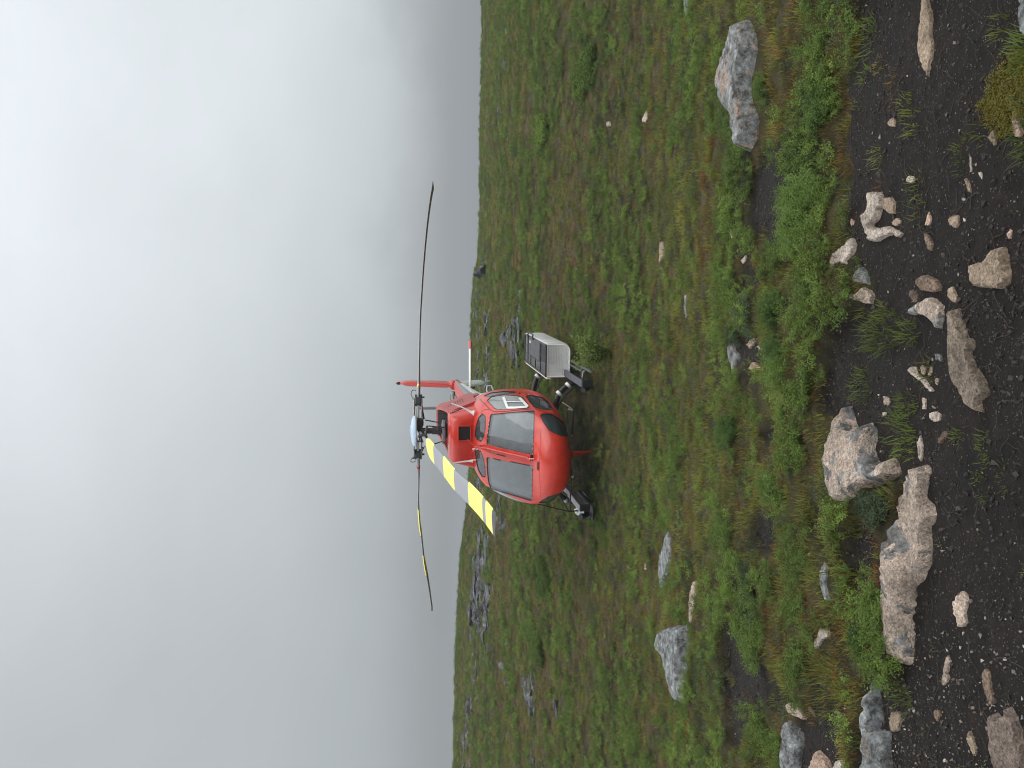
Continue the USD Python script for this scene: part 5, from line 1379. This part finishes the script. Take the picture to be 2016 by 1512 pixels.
# scattered sprigs on the soil
q = np.column_stack([rng.uniform(-2.6, 2.6, 900), rng.uniform(2.2, 7, 900)])
s = soil_at(q[:, 0], q[:, 1])
cl = sstep(.56, .66, n1(q[:, 0], q[:, 1], 2.1, 61))
k = (s > .5) & (rng.uniform(0, 1, 900) < .02 + .26 * cl) & ~contains_xy(STONES, q[:, 0], q[:, 1])
q = q[k]
scatter('soil_sprigs', [blades(np.random.default_rng(50 + k), 7, .02, .02, .055, .0032, 1.0) for k in range(3)], P_BRIGHT, np.column_stack([q, ground_z(q[:, 0], q[:, 1])]), rng.uniform(.6, 1.2, len(q)), 'sparse green sprigs coming up through the bare soil', rng)
# grit and pebbles on the soil
q = np.column_stack([rng.uniform(-3.2, 2.6, 60000), rng.uniform(1.8, 8, 60000)])
s = soil_at(q[:, 0], q[:, 1])
gr = sstep(-.3, -1.2, q[:, 0]) if False else np.clip((-.55 - q[:, 0]) / .7, 0, 1) * np.clip((4.4 - q[:, 1]) / .8, 0, 1)
k = (s > .5) & (rng.uniform(0, 1, len(q)) < .075 + .80 * gr) & ~contains_xy(STONES, q[:, 0], q[:, 1])
q = q[k]
peb = []
for k in range(5):
    v, f = angular(8, np.array([.0055, .0045, .003]), np.random.default_rng(60 + k)) if False else (lambda m: (np.array(m.vertices), np.array(m.faces)))(trimesh.convex.convex_hull(np.random.default_rng(60 + k).normal(size=(9, 3)) * [.0045, .004, .0028]))
    peb.append((v, f))
M_GRIT = usdkit.material(stage, L + 'grit', {'oi': ('object_info', {}), 'r': ('rgb_ramp', {'ramp': [(0, (.06, .045, .037)), (.5, (.13, .105, .088)), (.85, (.24, .20, .17)), (1, (.42, .38, .34))]}), 'p': ('principled_bsdf', {'roughness': .8})}, [('oi.random', 'r.fac'), ('r.color', 'p.base_color')], surface='p.BSDF')
scatter('gravel', peb, M_GRIT, np.column_stack([q, ground_z(q[:, 0], q[:, 1]) + .001]), rng.uniform(.35, 1.0, len(q)) ** 3 * 1.2, 'fine pale gravel strewn over the dark soil', rng, 1.0)
# crumbs and clods of peat
q = np.column_stack([rng.uniform(-3.2, 2.8, 60000), rng.uniform(1.8, 7.5, 60000)])
s = soil_at(q[:, 0], q[:, 1])
k = (s > .35) & (rng.uniform(0, 1, len(q)) < .25 + .75 * sstep(.42, .62, n1(q[:, 0], q[:, 1], 1.7, 71))) & ~contains_xy(STONES, q[:, 0], q[:, 1])
q = q[k]
clods = [(lambda m: (np.array(m.vertices), np.array(m.faces)))(trimesh.convex.convex_hull(np.random.default_rng(90 + k).normal(size=(12, 3)) * [.0075, .0065, .0058])) for k in range(5)]
M_PEAT = usdkit.material(stage, L + 'peat', {'oi': ('object_info', {}), 'r': ('rgb_ramp', {'ramp': [(0, (.010, .0075, .0065)), (.6, (.024, .0175, .0145)), (1, (.050, .037, .030))]}), 'p': ('principled_bsdf', {'roughness': .75})}, [('oi.random', 'r.fac'), ('r.color', 'p.base_color')], surface='p.BSDF')
scatter('peat_crumbs', clods, M_PEAT, np.column_stack([q, ground_z(q[:, 0], q[:, 1]) + .001]), .28 + .75 * rng.uniform(0, 1.0, len(q)) ** 4, 'dark crumbs and clods of peat over the bare soil', rng, 1.0)
# dead stalks and roots on the soil
q = np.column_stack([rng.uniform(-2.6, 2.6, 2600), rng.uniform(2, 7, 2600)])
s = soil_at(q[:, 0], q[:, 1]); q = q[s > .5]
tw = []
for k in range(4):
    r_ = np.random.default_rng(70 + k); t = np.linspace(0, 1, 6)
    pts = np.column_stack([(t - .5) * .09, np.cumsum(r_.normal(0, .006, 6)), .004 + .004 * np.sin(t * 5 + k)])
    tw.append(tube(pts, .0011, 4))
scatter('dead_stalks', tw, P_TWIG, np.column_stack([q, ground_z(q[:, 0], q[:, 1])]), rng.uniform(.5, 1.3, len(q)), 'thin dark roots and stalks lying on the soil', rng, .3)

# --- plants that stand out singly


def spot(px, py):
    p = hit(px, py)
    return np.array([p[0], p[1], float(ground_z(p[0], p[1]))])


def tuft(px, py, rx, ry, n, h, mat, label, name='grass_tuft', category='grass tuft', seed=0, wd=.0045):
    """A tuft of grass filling an ellipse on the ground."""
    r_ = np.random.default_rng(300 + seed)
    c = spot(px, py)
    d = np.linalg.norm(c - EYE)
    v, f = blades(r_, n, 1.0, h * .35, h * .72, wd, .9, 4)
    sx, sy = ry / F * d, rx / F * d / max(.2, (ZC - c[2]) / d)
    k = 9
    b = v.reshape(n, -1, 3)
    root = b[:, :1].copy(); root[..., 2] = 0
    new = root * [sx, sy, 0]
    b = b - root + new
    gz = ground_z(b[:, 0, 0] + c[0], b[:, 0, 1] + c[1])
    b[:, :, 2] += gz[:, None]
    b[:, :, :2] += c[:2]
    ok = ~(contains_xy(STONES, b[:, 0, 0], b[:, 0, 1]) | contains_xy(FRONT, b[:, 0, 0], b[:, 0, 1])) | (r_.uniform(0, 1, n) < .1)
    f = f.reshape(n, -1, 3)[ok].reshape(-1, 3)
    u, inv = np.unique(f, return_inverse=True)
    put(name, (b.reshape(-1, 3)[u], inv.reshape(-1, 3)), mat, label=label, category=category)


def clump(px, py, rx, ry, n, h, mat, label, name='leafy_plant', category='plant', seed=0, size=.0095, aspect=.5, **kw):
    r_ = np.random.default_rng(400 + seed)
    c = spot(px, py)
    d = np.linalg.norm(c - EYE)
    sx, sy = ry / F * d, rx / F * d / max(.2, (ZC - c[2]) / d)
    out = []
    for k in range(n):
        a = r_.uniform(0, 6.283)
        r = math.sqrt(r_.uniform(0, 1)) * (.62 + .75 * float(meshkit.noise(np.array([[1.6 * math.cos(a) + 9, 1.6 * math.sin(a) + 9, seed * 2.7]]), seed)[0]))
        v, f = sprig(r_, 6, 20, .055, .62 * h * r_.uniform(.5, 1.25), size * r_.uniform(.8, 1.25), aspect)
        o = np.array([c[0] + sx * r * math.cos(a), c[1] + sy * r * math.sin(a)])
        if STONES.contains(Point(*o)) or (FRONT.contains(Point(*o)) and r_.uniform() < .8):
            continue
        out.append((v + [o[0], o[1], float(ground_z(o[0], o[1]))], f))
    put(name, cat(out), mat, label=label, category=category)


def c2p(crop, u, v):
    x0, y0, s = CROP[crop]
    return x0 + u / s, y0 + v / s


clump(*c2p(2, 580, 90), 32, 34, 130, .17, P_FERN, 'bright green feathery clump at the edge of the bare soil, farther half', seed=1)
clump(*c2p(2, 545, 330), 26, 34, 110, .15, P_FERN, 'bright green feathery clump at the edge of the bare soil, nearer half', seed=2)
clump(*c2p(1, 690, 700), 14, 34, 60, .12, P_FERN, 'pale green leafy plant beside the wide bare soil', seed=3)
clump(*c2p(1, 350, 565), 10, 20, 40, .11, P_FERN, 'small vivid green plant just below the large tapering boulder', seed=4)
clump(*c2p(2, 480, 800), 16, 26, 60, .12, P_FERN, 'leafy light green plant between the stone cluster and the grass', seed=5)
clump(*c2p(2, 480, 1130), 16, 30, 70, .13, P_FERN, 'leafy green plant in front of the stone cluster', seed=6)
clump(*c2p(2, 150, 990), 12, 20, 40, .12, P_DARK, 'dark leafy plant growing between the stones of the cluster', seed=7)
clump(*c2p(2, 245, 860), 16, 40, 70, .10, P_DARK, 'grey-green mat of tiny leaves beside the stone cluster', seed=8, size=.010)
clump(*c2p(3, 150, 420), 18, 30, 70, .13, P_FERN, 'rounded green plant above the gravelly hollow', seed=9)
clump(*c2p(3, 410, 780), 18, 30, 70, .12, P_FERN, 'green leafy plant below the small tan stone', seed=10)
clump(*c2p(3, 500, 40), 14, 28, 60, .13, P_FERN, 'fresh green plant beside the pale grey stone', seed=11)
clump(*c2p(3, 1080, 900), 22, 26, 80, .07, P_DARK, 'grey-green cushion of small leaves between the triangular and the long rock', seed=12, size=.010)
clump(*c2p(4, 955, 680), 8, 12, 26, .07, P_FERN, 'small bright plant in the grass behind the long narrow rock', seed=13)
clump(*c2p(4, 285, 420), 22, 60, 110, .10, P_DARK, 'grey-green leafy mat on the left of the foreground slope', seed=14, size=.011)
tuft(*c2p(2, 1060, 960), 34, 42, 190, .13, P_BRIGHT, 'thick green grass tuft in the soil beside the long grey-brown slab', seed=1)
tuft(*c2p(2, 1235, 980), 18, 26, 70, .10, P_BRIGHT, 'thin green grass beside the light wedge-shaped rock', seed=2)
tuft(*c2p(3, 1170, 470), 34, 46, 230, .12, P_BRIGHT, 'large green grass tuft between the triangular rock and the pale upright stone', seed=3)
tuft(*c2p(3, 935, 130), 22, 34, 110, .10, P_BRIGHT, 'green grass tuft behind the peak of the triangular rock', seed=4)
tuft(*c2p(3, 1215, 250), 18, 22, 70, .09, P_BRIGHT, 'green grass sprigs in soil near the oblong buff stone', seed=5)
tuft(*c2p(3, 1540, 460), 12, 12, 40, .07, P_BRIGHT, 'small grass tuft against the reddish brown stone', seed=6)
tuft(*c2p(3, 1705, 540), 10, 36, 60, .06, P_BRIGHT, 'narrow strip of green grass on open soil', seed=7)
tuft(*c2p(3, 1665, 720), 9, 12, 26, .06, P_BRIGHT, 'little grass sprout below the narrow strip of grass', seed=8)
tuft(*c2p(3, 1815, 730), 10, 30, 40, .05, P_BRIGHT, 'sparse line of grass sprouts on open soil', seed=9)
tuft(*c2p(3, 1720, 840), 12, 12, 30, .05, P_BRIGHT, 'loose grass sprouts nearest the long narrow rock', seed=10)
tuft(*c2p(4, 1190, 1040), 18, 26, 90, .09, P_BRIGHT, 'green grass tuft in gravel above the blunt tan stone', seed=11)
tuft(*c2p(1, 1960, 320), 20, 40, 150, .10, P_BRIGHT, 'grass tuft leaning on the black and white boulder', seed=12)
tuft(*c2p(1, 1980, 800), 26, 60, 220, .11, P_BRIGHT, 'long dense grass beside the pinkish oblong stone', seed=13)
tuft(*c2p(1, 1545, 1030), 8, 26, 36, .06, P_BRIGHT, 'thin weed upright on the soil beside the pale sliver', seed=14)
tuft(*c2p(1, 970, 240), 14, 38, 90, .09, P_BRIGHT, 'green grass strip at the edge of the wide bare soil', seed=15)
tuft(*c2p(1, 945, 485), 10, 16, 36, .07, P_BRIGHT, 'small grass tuft on the soil below the grass strip', seed=16)
tuft(*c2p(1, 1050, 410), 12, 14, 40, .05, P_YELLOW, 'yellow-green mossy tuft on the wide bare soil', seed=17)
tuft(*c2p(1, 1240, 1210), 9, 10, 24, .05, P_BRIGHT, 'grass sprig against the small cream stone', seed=18)
tuft(*c2p(1, 890, 700), 9, 20, 34, .06, P_BRIGHT, 'thin sprig at the margin of soil beside the pale leafy plant', seed=19)
tuft(*c2p(3, 855, 960), 32, 40, 240, .10, P_BRIGHT, 'mossy grass cushion under the near end of the triangular rock', seed=20)
tuft(*c2p(4, 680, 900), 36, 70, 420, .13, P_OLIVE, 'long olive grass hanging over the black soil on the left', name='grass_clump', seed=21)
tuft(*c2p(4, 320, 1350), 30, 60, 320, .12, P_OLIVE, 'long olive grass beside the dark lichened boulder', name='grass_clump', seed=22)
tuft(*c2p(4, 530, 330), 22, 60, 240, .12, P_OLIVE, 'tall green grass band above the overgrown stone', name='grass_clump', seed=23)
clump(*c2p(1, 1860, 610), 34, 55, 130, .022, P_YELLOW, 'yellow moss patch on the soil', name='moss_patch', category='moss', seed=30, size=.008)

# the small birch bush by the cargo basket
c = spot(1200, 698)
r_ = np.random.default_rng(9)
BUSH = group_of('dwarf_birch', label='small leafy bush growing beside the cargo basket', category='bush')
stems, lc, ln = [], [], []
for k in range(34):
    a = r_.uniform(0, 6.283); l = r_.uniform(.12, .34); hh = r_.uniform(.28, .62)
    top = np.array([l * math.cos(a), l * .8 * math.sin(a), hh])
    pts = smooth_path([(0, 0, -.03), top * [.35, .35, .45], top], 8)
    stems.append(tube(pts + c, np.linspace(.006, .002, 8), 5))
    m = int(75 + 20 * r_.uniform())
    t = r_.uniform(.15, 1.0, m)
    p = np.stack([np.interp(t, np.linspace(0, 1, 8), pts[:, j]) for j in range(3)], 1) + r_.normal(0, .035, (m, 3))
    lc.append(p + c); ln.append(r_.normal(0, .7, (m, 3)) + [0, 0, .8])
put('stem', cat(stems), P_TWIG, BUSH, smooth=60)
put('foliage', leaves(r_, np.vstack(lc), np.vstack(ln), .036, .70), P_SHRUB, BUSH)
# two low bushes on the near ground seen in the photograph as dark green rounds
for k, (px, py, lab) in enumerate(((1160, 143, 'low green bush on the right slope, nearest the large tapering boulder'), (1072, 270, 'light green low bush with a shaded side on the right slope'), (1070, 1130, 'green low bush on the left slope in line with the cabin'), (1062, 1265, 'low green bush on the left slope, farther from the helicopter'))):
    clump(px, py, 13, 34, 200, .24, P_GREEN, lab, name='low_bush', category='bush', seed=50 + k, size=.026, aspect=.6)

# --- the far valley side, seen dimly through the cloud, and the air itself
def far_hill(name, b0, b1, dist, top, seed, label, mat):
    nb, nd = 90, 26
    bb_, dd = np.meshgrid(np.linspace(b0, b1, nb), np.linspace(0, 1, nd))
    y = dist * (1 + 3.2 * dd)
    x = bb_ * y
    ends = np.sin(np.clip((bb_ - b0) / (b1 - b0), 0, 1) * np.pi) ** .6
    z = -62 + (top + 62) * np.clip(dd * 1.1, 0, 1) ** 1.0 * ends * (.75 + .5 * meshkit.fbm(np.stack([bb_ * 6, dd * 3, np.full_like(dd, seed)], -1), 4, seed))
    v = np.stack([x, y, z], -1).reshape(-1, 3)
    i, j = np.meshgrid(np.arange(nd - 1), np.arange(nb - 1), indexing='ij')
    f = np.stack([i * nb + j, i * nb + j + 1, (i + 1) * nb + j + 1, (i + 1) * nb + j], -1).reshape(-1, 4)
    put(name, (v, f), mat, smooth=True, kind='structure', label=label, category='hill')


M_HILL = paint('far_hill', (0.045, 0.05, 0.035), .9, dirt=.3, scale=.01)

# a pale sheet of water far below on the right
t_ = np.linspace(0, 1, 40)
lk = np.vstack([np.column_stack([.345 * 2900 + t_ * 1500, 2900 + 130 * (meshkit.noise(np.column_stack([t_ * 6, t_ * 0, t_ * 0]), 2) - .5) + 0 * t_, np.full(40, -59.0)]),
                np.column_stack([.375 * 3700 + t_[::-1] * 1700, 3700 + 200 * (meshkit.noise(np.column_stack([t_[::-1] * 5, t_ * 0 + 3, t_ * 0]), 4) - .5), np.full(40, -59.0)])])
lf = np.array([[i, i + 1, 79 - i - 1, 79 - i] for i in range(39)])
put('lake', (lk, lf), usdkit.material(stage, L + 'water', {'p': ('principled_bsdf', {'base_color': (.05, .06, .065), 'roughness': .25})}, surface='p.BSDF'), kind='structure', label='pale lake far below in the mist on the right', category='lake')
HAZE_BOX = (4700.0, -63.0, 14.0)
X_, Z0_, Z1_ = HAZE_BOX
haze_mat = usdkit.material(stage, L + 'haze', {'v': ('principled_volume', {'color': HAZE_C, 'density': HAZE_D, 'anisotropy': 0.0})}, [], volume='v.volume')
v_, f_ = box((0, 0, (Z0_ + Z1_) / 2), (2 * X_, 2 * X_, Z1_ - Z0_))
put('haze', (v_, f_), haze_mat, kind='stuff', label='thin mountain mist filling the air over the slope', category='haze')
